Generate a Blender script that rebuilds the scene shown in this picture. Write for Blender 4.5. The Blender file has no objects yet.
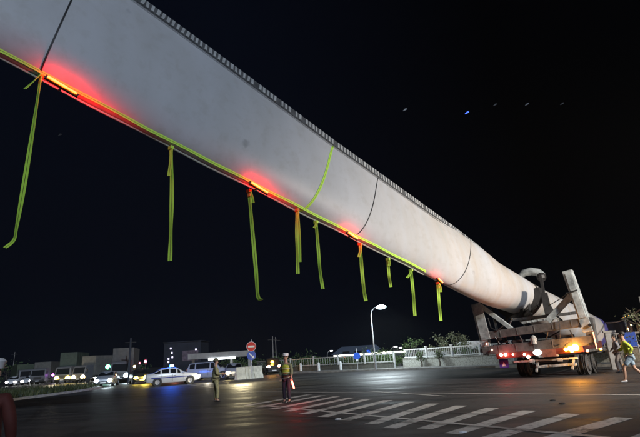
import bpy, bmesh, math, random
import numpy as np
from mathutils import Vector, Matrix
random.seed(7)
SC = bpy.context.scene
COL = SC.collection
R = math.radians
# ---------------------------------------------------------------- camera
F = 462.0; PITCH = R(16.6); ROLL = R(3.6); EYE = Vector((0, 0, 1.6))
fw = Vector((0, math.cos(PITCH), math.sin(PITCH)))
up0 = Vector((0, -math.sin(PITCH), math.cos(PITCH)))
rt = math.cos(ROLL) * Vector((1, 0, 0)) - math.sin(ROLL) * up0
upv = math.sin(ROLL) * Vector((1, 0, 0)) + math.cos(ROLL) * up0
cd = bpy.data.cameras.new('camera'); cam = bpy.data.objects.new('camera', cd); COL.objects.link(cam)
cd.sensor_fit = 'HORIZONTAL'; cd.sensor_width = 36; cd.lens = 36 * F / 640; cd.clip_end = 3000
mt = Matrix((rt, upv, -fw)).transposed().to_4x4(); mt.translation = EYE; cam.matrix_world = mt
SC.camera = cam
# ---------------------------------------------------------------- night sky, weak moonlight, exposure
W = bpy.data.worlds.new('World'); SC.world = W; W.use_nodes = True
nt = W.node_tree
sk = nt.nodes.new('ShaderNodeTexSky'); sk.sky_type = 'NISHITA'; sk.sun_disc = False
sk.sun_elevation = R(-5); sk.sun_rotation = R(200)
gt = nt.nodes.new('ShaderNodeTexCoord'); gs = nt.nodes.new('ShaderNodeSeparateXYZ'); nt.links.new(gt.outputs['Generated'], gs.inputs[0])
gr_ = nt.nodes.new('ShaderNodeValToRGB'); gr_.color_ramp.elements[0].color = (.0062, .0105, .026, 1); gr_.color_ramp.elements[1].color = (.0008, .001, .002, 1)
gr_.color_ramp.elements[0].position = .25; gr_.color_ramp.elements[1].position = .62
gm = nt.nodes.new('ShaderNodeMath'); gm.operation = 'MULTIPLY_ADD'; gm.inputs[1].default_value = .75; gz = nt.nodes.new('ShaderNodeMath'); gz.operation = 'MULTIPLY_ADD'; gz.inputs[1].default_value = .25; gz.inputs[2].default_value = .22
nt.links.new(gs.outputs['Z'], gz.inputs[0]); nt.links.new(gs.outputs['X'], gm.inputs[0]); nt.links.new(gz.outputs[0], gm.inputs[2]); nt.links.new(gm.outputs[0], gr_.inputs[0])
ga = nt.nodes.new('ShaderNodeMix'); ga.data_type = 'RGBA'; ga.blend_type = 'ADD'; ga.inputs[0].default_value = 1
nt.links.new(sk.outputs[0], ga.inputs[6]); nt.links.new(gr_.outputs[0], ga.inputs[7]); nt.links.new(ga.outputs[2], nt.nodes['Background'].inputs[0]); nt.nodes['Background'].inputs[1].default_value = 0.15
sd = bpy.data.lights.new('moon', 'SUN'); sd.energy = 1.0; sd.angle = R(1.5); sd.color = (0.66, 0.79, 1.0)
so = bpy.data.objects.new('moon', sd); COL.objects.link(so)
so.rotation_euler = Vector((-0.42, 0.80, -0.42)).to_track_quat('-Z', 'Y').to_euler()
vs = SC.view_settings; vs.view_transform = 'Standard'; vs.look = 'None'; vs.exposure = 0.38; vs.gamma = 1; vs.use_curve_mapping = False
SC.cycles.use_denoising = True; SC.cycles.max_bounces = 5; SC.cycles.sample_clamp_indirect = 3

# ---------------------------------------------------------------- helpers
def ray(px, py): return fw + (px - 320) / F * rt + (218.5 - py) / F * upv
def at(px, py, Y):
    d = ray(px, py); return EYE + d * (Y / d.y)
def gnd(px, py, z=0.0):
    d = ray(px, py); return EYE + d * ((z - EYE.z) / d.z)

def mat(name, c, rough=.6, metal=0., noise=0., scale=4., emis=None, estr=0., bump=0., spec=.5, trans=0.):
    m = bpy.data.materials.new(name); m.use_nodes = True
    n = m.node_tree; b = n.nodes['Principled BSDF']
    b.inputs['Base Color'].default_value = (*c, 1); b.inputs['Roughness'].default_value = rough
    b.inputs['Metallic'].default_value = metal; b.inputs['Specular IOR Level'].default_value = spec
    if trans: b.inputs['Transmission Weight'].default_value = trans
    if emis:
        b.inputs['Emission Color'].default_value = (*emis, 1); b.inputs['Emission Strength'].default_value = estr
    if noise or bump:
        tc = n.nodes.new('ShaderNodeTexCoord'); nz = n.nodes.new('ShaderNodeTexNoise')
        nz.inputs['Scale'].default_value = scale; nz.inputs['Detail'].default_value = 6; nz.inputs['Roughness'].default_value = .65
        n.links.new(tc.outputs['Object'], nz.inputs['Vector'])
        if noise:
            cr = n.nodes.new('ShaderNodeValToRGB')
            cr.color_ramp.elements[0].position = .32; cr.color_ramp.elements[1].position = .68
            cr.color_ramp.elements[0].color = (*[x * (1 - noise) for x in c], 1)
            cr.color_ramp.elements[1].color = (*[min(1, x * (1 + noise * .6)) for x in c], 1)
            n.links.new(nz.outputs[0], cr.inputs[0]); n.links.new(cr.outputs[0], b.inputs['Base Color'])
        if bump:
            bp = n.nodes.new('ShaderNodeBump'); bp.inputs['Strength'].default_value = bump; bp.inputs['Distance'].default_value = .03
            n.links.new(nz.outputs[0], bp.inputs['Height']); n.links.new(bp.outputs[0], b.inputs['Normal'])
    return m

class MB:
    def __init__(s): s.v = []; s.f = []; s.m = []; s.uv = None
    def add(s, vs, fs, mi=0):
        o = len(s.v); s.v += [tuple(v) for v in vs]
        for f in fs: s.f.append([i + o for i in f]); s.m.append(mi)
    def box(s, c, size, rz=0., mi=0, mat3=None, taper=1.):
        x, y, z = [d / 2 for d in size]; M3 = mat3 or Matrix.Rotation(rz, 3, 'Z'); c = Vector(c)
        vs = []
        for k, t in ((-1, 1), (1, taper)):
            for i, j in ((-1, -1), (1, -1), (1, 1), (-1, 1)): vs.append(c + M3 @ Vector((i * x * t, j * y * t, k * z)))
        s.add(vs, [(3, 2, 1, 0), (4, 5, 6, 7), (0, 1, 5, 4), (1, 2, 6, 5), (2, 3, 7, 6), (3, 0, 4, 7)], mi)
    def bar(s, a, b, w, h, mi=0, upd=(0, 0, 1)):
        a = Vector(a); b = Vector(b); d = (b - a).normalized(); u = Vector(upd)
        if abs(d.dot(u)) > .98: u = Vector((1, 0, 0))
        sd_ = d.cross(u).normalized(); u = sd_.cross(d).normalized()
        M3 = Matrix((sd_, u, d)).transposed()
        s.box((a + b) / 2, (w, h, (b - a).length), mat3=M3, mi=mi)
    def tube(s, pts, r, n=8, mi=0, cap=True):
        pts = [Vector(p) for p in pts]; rs = r if isinstance(r, (list, tuple)) else [r] * len(pts)
        rings = []; prev = None
        for i, p in enumerate(pts):
            d = (pts[min(i + 1, len(pts) - 1)] - pts[max(i - 1, 0)]).normalized()
            u = prev if prev is not None else (Vector((0, 0, 1)) if abs(d.z) < .9 else Vector((1, 0, 0)))
            sx = d.cross(u).normalized(); u = sx.cross(d).normalized(); prev = u
            rings.append([p + rs[i] * (math.cos(2 * math.pi * k / n) * sx + math.sin(2 * math.pi * k / n) * u) for k in range(n)])
        vs = [v for r_ in rings for v in r_]; fs = []
        for i in range(len(pts) - 1):
            for k in range(n): fs.append((i * n + k, i * n + (k + 1) % n, (i + 1) * n + (k + 1) % n, (i + 1) * n + k))
        if cap: fs.append(tuple(range(n))[::-1]); fs.append(tuple((len(pts) - 1) * n + k for k in range(n)))
        s.add(vs, fs, mi)
    def cyl(s, c, r, h, axis='Z', n=20, mi=0):
        a = {'X': Vector((1, 0, 0)), 'Y': Vector((0, 1, 0)), 'Z': Vector((0, 0, 1))}[axis] if isinstance(axis, str) else Vector(axis)
        c = Vector(c); s.tube([c - a * h / 2, c + a * h / 2], r, n, mi)
    def lathe(s, c, prof, axis='X', n=24, mi=0):
        a = {'X': Vector((1, 0, 0)), 'Y': Vector((0, 1, 0)), 'Z': Vector((0, 0, 1))}[axis]
        c = Vector(c); s.tube([c + a * t for t, _ in prof], [max(r, .001) for _, r in prof], n, mi)
    def ball(s, c, r, n=12, mi=0, sc=(1, 1, 1)):
        vs = []; fs = []; m_ = n // 2
        for i in range(m_ + 1):
            t = math.pi * i / m_
            for k in range(n):
                p = 2 * math.pi * k / n
                vs.append((c[0] + r * sc[0] * math.sin(t) * math.cos(p), c[1] + r * sc[1] * math.sin(t) * math.sin(p), c[2] + r * sc[2] * math.cos(t)))
        for i in range(m_):
            for k in range(n): fs.append((i * n + k, (i + 1) * n + k, (i + 1) * n + (k + 1) % n, i * n + (k + 1) % n))
        s.add(vs, fs, mi)
    def prism(s, poly, z0, z1, mi=0, f=None):
        n = len(poly); f = f or (lambda x, y, z: (x, y, z))
        vs = [f(x, y, z0) for x, y in poly] + [f(x, y, z1) for x, y in poly]
        s.add(vs, [tuple(range(n))[::-1], tuple(range(n, 2 * n))] + [(i, (i + 1) % n, n + (i + 1) % n, n + i) for i in range(n)], mi)
    def build(s, name, mats, parent=None, smooth=False, bevel=0.):
        me = bpy.data.meshes.new(name); me.from_pydata(s.v, [], s.f)
        for m in (mats if isinstance(mats, (list, tuple)) else [mats]): me.materials.append(m)
        for p, mi in zip(me.polygons, s.m): p.material_index = mi; p.use_smooth = smooth
        bm = bmesh.new(); bm.from_mesh(me)
        bmesh.ops.remove_doubles(bm, verts=bm.verts, dist=.0004)
        bmesh.ops.recalc_face_normals(bm, faces=bm.faces)
        if smooth:
            for e in bm.edges:
                if len(e.link_faces) == 2 and e.calc_face_angle(0) > R(42): e.smooth = False
        bm.to_mesh(me); bm.free()
        o = bpy.data.objects.new(name, me); COL.objects.link(o); o.parent = parent
        if bevel:
            b = o.modifiers.new('bevel', 'BEVEL'); b.width = bevel; b.segments = 2; b.limit_method = 'ANGLE'
        return o

def tag(o, label=None, cat=None, group=None, kind=None):
    if label: o['label'] = label
    if cat: o['category'] = cat
    if group: o['group'] = group
    if kind: o['kind'] = kind
    return o
def empty(name, loc, rz, label, cat, group=None):
    o = bpy.data.objects.new(name, None); COL.objects.link(o); o.location = loc; o.rotation_euler = (0, 0, rz)
    return tag(o, label, cat, group)
def kids(o): return [c for c in COL.objects if c.parent == o]
def copy_tree(o, parent=None):
    c = o.copy(); COL.objects.link(c); c.parent = parent
    for ch in kids(o): copy_tree(ch, c)
    return c
def lamp(loc, col, watts, parent=None, radius=.1, name='lamp_glow', spot=None, aim=None, blend=.5):
    l = bpy.data.lights.new(name, 'SPOT' if spot else 'POINT'); l.energy = watts; l.color = col; l.shadow_soft_size = radius
    if spot: l.spot_size = R(spot); l.spot_blend = blend
    o = bpy.data.objects.new(name, l); COL.objects.link(o); o.location = loc; o.parent = parent
    if aim is not None: o.rotation_euler = (Vector(aim) - Vector(loc)).to_track_quat('-Z', 'Y').to_euler()
    return o

# ---------------------------------------------------------------- materials
M = {}
def asphalt():
    m = bpy.data.materials.new('asphalt'); m.use_nodes = True; n = m.node_tree; b = n.nodes['Principled BSDF']
    tc = n.nodes.new('ShaderNodeTexCoord'); mp = n.nodes.new('ShaderNodeMapping')
    mp.inputs['Rotation'].default_value = (0, 0, R(45)); mp.inputs['Scale'].default_value = (.10, 1.1, 1)
    n.links.new(tc.outputs['Object'], mp.inputs['Vector'])
    n1 = n.nodes.new('ShaderNodeTexNoise'); n1.inputs['Scale'].default_value = 1.; n1.inputs['Detail'].default_value = 7; n.links.new(mp.outputs[0], n1.inputs['Vector'])
    n2 = n.nodes.new('ShaderNodeTexNoise'); n2.inputs['Scale'].default_value = 17; n2.inputs['Detail'].default_value = 9; n2.inputs['Roughness'].default_value = .8; n.links.new(tc.outputs['Object'], n2.inputs['Vector'])
    n3 = n.nodes.new('ShaderNodeTexNoise'); n3.inputs['Scale'].default_value = .22; n3.inputs['Detail'].default_value = 5; n.links.new(tc.outputs['Object'], n3.inputs['Vector'])
    mx = n.nodes.new('ShaderNodeMath'); mx.operation = 'ADD'; n.links.new(n1.outputs[0], mx.inputs[0]); n.links.new(n3.outputs[0], mx.inputs[1])
    cr = n.nodes.new('ShaderNodeValToRGB'); cr.color_ramp.elements[0].position = .38; cr.color_ramp.elements[1].position = .62
    cr.color_ramp.elements[0].color = (.028, .028, .030, 1); cr.color_ramp.elements[1].color = (.068, .066, .064, 1)
    mh = n.nodes.new('ShaderNodeMath'); mh.operation = 'MULTIPLY'; mh.inputs[1].default_value = .5; n.links.new(mx.outputs[0], mh.inputs[0])
    n.links.new(mh.outputs[0], cr.inputs[0])
    ml = n.nodes.new('ShaderNodeMix'); ml.data_type = 'RGBA'; ml.blend_type = 'MULTIPLY'; ml.inputs[0].default_value = .75
    c2 = n.nodes.new('ShaderNodeValToRGB'); c2.color_ramp.elements[0].position = .35; c2.color_ramp.elements[1].position = .65
    c2.color_ramp.elements[0].color = (.35, .35, .35, 1); c2.color_ramp.elements[1].color = (1.3, 1.3, 1.3, 1)
    n.links.new(n2.outputs[0], c2.inputs[0]); n.links.new(cr.outputs[0], ml.inputs[6]); n.links.new(c2.outputs[0], ml.inputs[7])
    vc = n.nodes.new('ShaderNodeTexVoronoi'); vc.feature = 'DISTANCE_TO_EDGE'; vc.inputs['Scale'].default_value = .45
    wv = n.nodes.new('ShaderNodeVectorMath'); wv.operation = 'MULTIPLY_ADD'; wv.inputs[1].default_value = (.5, .5, 0); n.links.new(n2.outputs[1], wv.inputs[0]); n.links.new(tc.outputs['Object'], wv.inputs[2]); n.links.new(wv.outputs[0], vc.inputs[0])
    cc = n.nodes.new('ShaderNodeValToRGB'); cc.color_ramp.elements[0].color = (.25, .25, .25, 1); cc.color_ramp.elements[1].position = .012
    n.links.new(vc.outputs['Distance'], cc.inputs[0])
    mk = n.nodes.new('ShaderNodeMix'); mk.data_type = 'RGBA'; mk.blend_type = 'MULTIPLY'; mk.inputs[0].default_value = .8
    n.links.new(ml.outputs[2], mk.inputs[6]); n.links.new(cc.outputs[0], mk.inputs[7]); n.links.new(mk.outputs[2], b.inputs['Base Color'])
    mr = n.nodes.new('ShaderNodeMapRange'); mr.inputs[1].default_value = .35; mr.inputs[2].default_value = .65; mr.inputs[3].default_value = .44; mr.inputs[4].default_value = .68
    n.links.new(n1.outputs[0], mr.inputs[0]); n.links.new(mr.outputs[0], b.inputs['Roughness'])
    bp = n.nodes.new('ShaderNodeBump'); bp.inputs['Strength'].default_value = .6; bp.inputs['Distance'].default_value = .015
    n.links.new(n2.outputs[0], bp.inputs['Height']); n.links.new(bp.outputs[0], b.inputs['Normal'])
    b.inputs['Specular IOR Level'].default_value = .5
    return m
def paint():
    m = mat('worn_road_paint', (.30, .29, .27), .55); n = m.node_tree; b = n.nodes['Principled BSDF']
    tc = n.nodes.new('ShaderNodeTexCoord'); nz = n.nodes.new('ShaderNodeTexNoise'); nz.inputs['Scale'].default_value = 9; nz.inputs['Detail'].default_value = 10; nz.inputs['Roughness'].default_value = .75
    n.links.new(tc.outputs['Object'], nz.inputs['Vector'])
    cr = n.nodes.new('ShaderNodeValToRGB'); e = cr.color_ramp.elements
    e[0].position = .34; e[0].color = (.08, .08, .077, 1); e[1].position = .50; e[1].color = (.50, .49, .46, 1)
    nb = n.nodes.new('ShaderNodeTexNoise'); nb.inputs['Scale'].default_value = .9; nb.inputs['Detail'].default_value = 4; n.links.new(tc.outputs['Object'], nb.inputs['Vector'])
    mm = n.nodes.new('ShaderNodeMath'); mm.operation = 'MULTIPLY_ADD'; mm.inputs[1].default_value = .55; n.links.new(nb.outputs[0], mm.inputs[0]); n.links.new(nz.outputs[0], mm.inputs[2])
    ms = n.nodes.new('ShaderNodeMath'); ms.operation = 'SUBTRACT'; ms.inputs[1].default_value = .26; n.links.new(mm.outputs[0], ms.inputs[0])
    n.links.new(ms.outputs[0], cr.inputs[0]); n.links.new(cr.outputs[0], b.inputs['Base Color'])
    return m
def blade_mat():
    m = mat('weathered_gelcoat', (.56, .56, .58), .42); n = m.node_tree; b = n.nodes['Principled BSDF']
    tc = n.nodes.new('ShaderNodeTexCoord')
    a1 = n.nodes.new('ShaderNodeTexNoise'); a1.inputs['Scale'].default_value = .55; a1.inputs['Detail'].default_value = 6
    mp = n.nodes.new('ShaderNodeMapping'); mp.inputs['Scale'].default_value = (1, 1, .35)
    a2 = n.nodes.new('ShaderNodeTexNoise'); a2.inputs['Scale'].default_value = 2.6; a2.inputs['Detail'].default_value = 9; a2.inputs['Roughness'].default_value = .7
    n.links.new(tc.outputs['Object'], mp.inputs[0]); n.links.new(mp.outputs[0], a1.inputs[0]); n.links.new(tc.outputs['Object'], a2.inputs[0])
    c1 = n.nodes.new('ShaderNodeValToRGB'); c1.color_ramp.elements[0].position = .3; c1.color_ramp.elements[1].position = .65
    c1.color_ramp.elements[0].color = (.52, .515, .505, 1); c1.color_ramp.elements[1].color = (.60, .60, .61, 1)
    c2 = n.nodes.new('ShaderNodeValToRGB'); c2.color_ramp.elements[0].position = .28; c2.color_ramp.elements[1].position = .5
    c2.color_ramp.elements[0].color = (.86, .84, .80, 1); c2.color_ramp.elements[1].color = (1, 1, 1, 1)
    ml = n.nodes.new('ShaderNodeMix'); ml.data_type = 'RGBA'; ml.blend_type = 'MULTIPLY'; ml.inputs[0].default_value = .8
    n.links.new(a1.outputs[0], c1.inputs[0]); n.links.new(a2.outputs[0], c2.inputs[0])
    n.links.new(c1.outputs[0], ml.inputs[6]); n.links.new(c2.outputs[0], ml.inputs[7])
    vr = n.nodes.new('ShaderNodeVectorRotate'); vr.rotation_type = 'Z_AXIS'; vr.inputs['Angle'].default_value = R(-43)
    n.links.new(tc.outputs['Object'], vr.inputs['Vector'])
    m3 = n.nodes.new('ShaderNodeMapping'); m3.inputs['Rotation'].default_value = (0, R(-15.6), 0); m3.inputs['Scale'].default_value = (1.6, .25, .22)
    n.links.new(vr.outputs[0], m3.inputs[0])
    n3 = n.nodes.new('ShaderNodeTexNoise'); n3.inputs['Scale'].default_value = 1.; n3.inputs['Detail'].default_value = 5; n.links.new(m3.outputs[0], n3.inputs[0])
    c3 = n.nodes.new('ShaderNodeValToRGB'); e = c3.color_ramp.elements
    e[0].position = .40; e[0].color = (1, 1, 1, 1); e[1].position = .62; e[1].color = (.95, .83, .69, 1); x = e.new(.72); x.color = (.74, .78, .70, 1)
    n.links.new(n3.outputs[0], c3.inputs[0])
    sp = n.nodes.new('ShaderNodeSeparateXYZ'); n.links.new(vr.outputs[0], sp.inputs[0])
    mr = n.nodes.new('ShaderNodeMapRange'); mr.inputs[1].default_value = -13; mr.inputs[2].default_value = -3; mr.inputs[3].default_value = .06; mr.inputs[4].default_value = .85
    n.links.new(sp.outputs[0], mr.inputs[0])
    m4 = n.nodes.new('ShaderNodeMix'); m4.data_type = 'RGBA'; m4.blend_type = 'MULTIPLY'
    n.links.new(mr.outputs[0], m4.inputs[0]); n.links.new(ml.outputs[2], m4.inputs[6]); n.links.new(c3.outputs[0], m4.inputs[7])
    vo = n.nodes.new('ShaderNodeTexVoronoi'); vo.inputs['Scale'].default_value = .55; n.links.new(tc.outputs['Object'], vo.inputs[0])   # sparse scuffs
    c5 = n.nodes.new('ShaderNodeValToRGB'); c5.color_ramp.elements[0].position = .05; c5.color_ramp.elements[0].color = (.55, .55, .56, 1); c5.color_ramp.elements[1].position = .11; c5.color_ramp.elements[1].color = (1, 1, 1, 1)
    ad = n.nodes.new('ShaderNodeMath'); ad.operation = 'MULTIPLY_ADD'; ad.inputs[1].default_value = .25; n.links.new(a2.outputs[0], ad.inputs[0]); n.links.new(vo.outputs['Distance'], ad.inputs[2])
    sb = n.nodes.new('ShaderNodeMath'); sb.operation = 'SUBTRACT'; sb.inputs[1].default_value = .10; n.links.new(ad.outputs[0], sb.inputs[0]); n.links.new(sb.outputs[0], c5.inputs[0])
    m5 = n.nodes.new('ShaderNodeMix'); m5.data_type = 'RGBA'; m5.blend_type = 'MULTIPLY'; m5.inputs[0].default_value = .6
    n.links.new(m4.outputs[2], m5.inputs[6]); n.links.new(c5.outputs[0], m5.inputs[7]); n.links.new(m5.outputs[2], b.inputs['Base Color'])
    return m
def foliage(name, a, b_):
    m = mat(name, a, .6); n = m.node_tree; b = n.nodes['Principled BSDF']
    g = n.nodes.new('ShaderNodeNewGeometry'); cr = n.nodes.new('ShaderNodeValToRGB')
    cr.color_ramp.elements[0].color = (*a, 1); cr.color_ramp.elements[1].color = (*b_, 1)
    n.links.new(g.outputs['Random Per Island'], cr.inputs[0]); n.links.new(cr.outputs[0], b.inputs['Base Color'])
    return m
M['asphalt'] = asphalt(); M['paint'] = paint(); M['blade'] = blade_mat()
M['concrete'] = mat('concrete', (.30, .29, .27), .85, noise=.35, scale=3, bump=.3)
M['kerb'] = mat('kerb_concrete', (.36, .35, .33), .8, noise=.35, scale=2.5)
M['earth'] = mat('dry_earth', (.07, .06, .045), .95, noise=.5, scale=2)
M['grass'] = foliage('grass_blades', (.025, .045, .012), (.09, .10, .035))
M['leaf'] = foliage('leaves', (.03, .06, .015), (.10, .16, .05))
M['leafdry'] = foliage('dusty_leaves', (.05, .06, .03), (.16, .17, .09))
M['bark'] = mat('bark', (.10, .08, .06), .9, noise=.4, scale=8)
M['steel'] = mat('chipped_grey_paint', (.42, .45, .44), .55, noise=.55, scale=3.2, bump=.2)
M['rust'] = mat('brown_grey_steel', (.115, .112, .108), .55, noise=.5, scale=3, bump=.2)
M['dark'] = mat('dark_greasy_steel', (.03, .028, .027), .5, noise=.5, scale=6)
M['red'] = mat('red_trailer_paint', (.15, .035, .03), .5, noise=.35, scale=4)
M['rubber'] = mat('tyre_rubber', (.085, .082, .078), .8, noise=.4, scale=8)
M['rim'] = mat('rim_alloy', (.55, .55, .57), .35, metal=.3); M['dirtyrim'] = mat('dirty_steel_rim', (.10, .095, .09), .7, noise=.4, scale=9)
M['chrome'] = mat('chrome', (.7, .7, .7), .15, metal=1.)
M['white'] = mat('white_car_paint', (.75, .76, .78), .25)
M['silver'] = mat('silver_car_paint', (.50, .52, .58), .25, metal=.2)
M['blackp'] = mat('black_plastic', (.02, .02, .02), .45)
M['glass'] = mat('dark_window_glass', (.015, .017, .02), .06, spec=.8)
M['bluep'] = mat('blue_paint', (.02, .05, .36), .4)
M['galv'] = mat('galvanised_steel', (.45, .46, .47), .45, metal=.5, noise=.2, scale=5)
M['whitep'] = mat('white_fence_paint', (.62, .63, .62), .5, noise=.25, scale=6)
M['wall'] = mat('dim_plaster', (.30, .30, .29), .85, noise=.25, scale=1.2)
M['darkwall'] = mat('dark_cladding', (.022, .026, .04), .8, noise=.3, scale=1)
M['signred'] = mat('sign_red', (.55, .02, .02), .4)
M['signblue'] = mat('sign_blue', (.02, .08, .45), .4)
M['signwhite'] = mat('sign_white', (.75, .75, .75), .4)
M['skin'] = mat('skin', (.42, .25, .17), .5)
M['hair'] = mat('black_hair', (.02, .016, .013), .6)
M['khaki'] = mat('khaki_uniform_cloth', (.30, .29, .15), .85, noise=.35, scale=9, bump=.9)
M['hiviz'] = mat('fluorescent_yellow_cloth', (.50, .58, .05), .7, noise=.2, scale=8, bump=.9)
M['navy'] = mat('dark_navy_cloth', (.02, .022, .035), .85, noise=.3, scale=8, bump=.9)
M['denim'] = mat('pale_blue_denim', (.30, .40, .48), .85, noise=.3, scale=10, bump=.9)
M['greycloth'] = mat('grey_brown_cloth', (.20, .17, .15), .85, noise=.3, scale=9)
M['capwhite'] = mat('white_cap', (.75, .75, .74), .6)
def em(name, col, st, base=(.5, .5, .5)): return mat(name, base, .4, emis=col, estr=st)
M['e_white'] = em('lit_white_lens', (1, 1, 1), 22)
M['e_cool'] = em('lit_cool_led', (.75, .93, 1), 40)
M['e_warm'] = em('lit_warm_lens', (1, .78, .35), 26)
M['e_yellow'] = em('lit_yellow_lens', (1, .72, .10), 22)
M['e_red'] = em('lit_red_lens', (1, .03, .02), 14)
M['e_redcore'] = em('lit_red_lens_core', (1, .35, .25), 14)
M['e_amber'] = em('lit_amber_lens', (1, .42, .03), 30)
M['e_blue'] = em('lit_blue_lens', (.05, .30, 1), 26)
M['e_green'] = em('lit_green_lens', (.15, 1, .5), 8)
M['e_strip'] = em('led_strip', (1, .98, .88), 4.5)
M['e_purple'] = em('lit_purple_lens', (.6, .15, 1), 5)
M['e_pink'] = em('lit_pink_red_lens', (1, .12, .18), 10)
M['e_strobe'] = em('lit_orange_red_strobe', (1, .13, .01), 4.5)
M['e_wand'] = em('lit_red_wand', (1, .10, .06), 9)

# ---------------------------------------------------------------- ground, kerbs, markings
def sheet(name, poly, z, m, kind='structure'):
    me = bpy.data.meshes.new(name); me.from_pydata([(x, y, z) for x, y in poly], [], [tuple(range(len(poly)))])
    me.materials.append(m); o = bpy.data.objects.new(name, me); COL.objects.link(o); o['kind'] = kind; return o
sheet('road', [(-900, -200), (900, -200), (900, 1500), (-900, 1500)], 0, M['asphalt'])
# far pavement: a raised strip with a kerb, running from the right foreground away to the left
KP = [Vector((27.5, 8.0)), Vector((21.0, 20.0)), Vector((16.9, 28.0)), Vector((12.4, 36.6)), Vector((5.2, 44.8)), Vector((-3.0, 52.0)), Vector((-9, 57)), Vector((-15.5, 66))]
def offset(P, d):
    out = []
    for i, p in enumerate(P):
        t = (P[min(i + 1, len(P) - 1)] - P[max(i - 1, 0)]).normalized(); out.append(p + d * Vector((t.y, -t.x)))
    return out
def strip(P, a, b, z0, z1, name, m, **kw):
    A = offset(P, a); B = offset(P, b); mb = MB()
    for i in range(len(P) - 1):
        q = [A[i], A[i + 1], B[i + 1], B[i]]
        mb.prism([(v.x, v.y) for v in q], z0, z1)
    o = mb.build(name, m); o['kind'] = 'structure'; return o
strip(KP, 0, .22, -.05, .15, 'kerb', M['kerb'])
strip(KP, .223, 60, -.05, .14, 'pavement', mat('pavement_slabs', (.17, .165, .155), .85, noise=.4, scale=.8))
# left traffic island
IP = [(-60, 24), (-21.6, 31.4), (-20.9, 36), (-20.7, 41), (-21.2, 45.2), (-22.6, 47.4), (-25, 48.2), (-60, 52)]
mb = MB(); inn = [(-60, 24.3), (-21.9, 31.7), (-21.2, 36), (-21.0, 41), (-21.45, 45.1), (-22.8, 47.1), (-25, 47.9), (-60, 51.7)]
for i in range(len(IP) - 1):
    mb.prism([IP[i], IP[i + 1], inn[i + 1], inn[i]], -.05, .16)
mb.build('island_kerb', M['kerb'])['kind'] = 'structure'
mb = MB(); mb.prism(inn, -.05, .13); mb.build('island_ground', M['earth'])['kind'] = 'structure'
mb = MB()
for i in range(15000):
    x = random.uniform(-46, -21.3); y = random.uniform(28, 47.6)
    if y < 24.3 + (x + 60) * .196 or (y > 44 and x > -22.6): continue
    h = random.uniform(.15, .55) * (1.2 if random.random() < .2 else .8); a = random.uniform(0, 6.3); w = random.uniform(.03, .09)
    dx, dy = math.cos(a) * w, math.sin(a) * w; lx, ly = random.uniform(-.2, .2), random.uniform(-.2, .2)
    mb.add([(x - dx, y - dy, .12), (x + dx, y + dy, .12), (x + lx, y + ly, .12 + h)], [(0, 1, 2)])
g = mb.build('grass', M['grass']); tag(g, 'dark scrubby grass filling the kerbed traffic island', 'grass', kind='stuff')
# painted hatching on the carriageway
mb = MB(); A0 = Vector((2.05, 17.05)); u = Vector((.52, -.855))
spots = [(-8.4 + 1.06 * k) for k in range(16)]
zs = .006
def quad(mb, p, q, w, z):
    d = (q - p).normalized(); nrm = Vector((-d.y, d.x)) * w / 2
    mb.add([(*(p - nrm), z), (*(q - nrm), z), (*(q + nrm), z), (*(p + nrm), z)], [(0, 1, 2, 3)])
for k in range(16):
    s_ = (k - 6) * 1.12 + .95; p = A0 + u * s_; L = 4.1 if k < 9 else 3.6; fa = math.atan2(-.838, -.545) - min(1, max(0, (k - 7) / 5)) * .36
    q = p + Vector((math.cos(fa), math.sin(fa))) * L
    quad(mb, p, q, .36, .005)
mb.build('road_markings', M['paint'])['kind'] = 'structure'
mb = MB(); quad(mb, Vector((-2.6, 18.2)), Vector((4.6, 8.55)), .16, .010); quad(mb, Vector((1.6, 21.9)), Vector((4.0, 17.3)), .15, .010)
quad(mb, Vector((-4, 26.2)), Vector((11.5, 11.6)), .13, .010)
quad(mb, Vector((-12, 41)), Vector((-4.4, 26.6)), .13, .010)
mb.build('lane_lines', M['paint'])['kind'] = 'structure'
pm = mat('darker_repair_asphalt', (.030, .030, .031), .6, noise=.5, scale=14, bump=.5)
mb = MB(); mb.add([(x, y, .0035) for x, y in ((-7.5, 12.6), (-3.2, 10.2), (-2.4, 11.3), (-6.6, 13.9))], [(0, 1, 2, 3)]); mb.add([(x, y, .0035) for x, y in ((-1.2, 24.5), (4.6, 19.4), (5.1, 20.0), (-.6, 25.2))], [(0, 1, 2, 3)])
mb.build('road_patch', pm)['kind'] = 'structure'
mb = MB()
for x0, y0, x1, y1, c_ in ((-14, 22, 4, 9.5, 1.2), (-13, 23.4, 5.6, 10.3, 1.3), (-2, 30, 9.6, 17.2, -.9), (-1, 31, 10.8, 18, -.9)):
    pp = []
    for i in range(19):
        t = i / 18; d_ = Vector((x1 - x0, y1 - y0)); nn_ = Vector((-d_.y, d_.x)).normalized() * c_ * math.sin(math.pi * t); pp.append(Vector((x0, y0)) + d_ * t + nn_)
    for i in range(18): 
        d_ = (pp[i + 1] - pp[i]).normalized(); nn_ = Vector((-d_.y, d_.x)) * .11
        mb.add([(*(pp[i] - nn_), .013), (*(pp[i + 1] - nn_), .013), (*(pp[i + 1] + nn_), .013), (*(pp[i] + nn_), .013)], [(0, 1, 2, 3)])
tm = mat('rubber_tyre_mark', (.022, .022, .022), .55, noise=.7, scale=3); tb = tm.node_tree.nodes['Principled BSDF']; tb.inputs['Alpha'].default_value = .3
mb.build('tyre_marks', tm)['kind'] = 'structure'
mb = MB()                                                           # pebbles and litter
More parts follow.
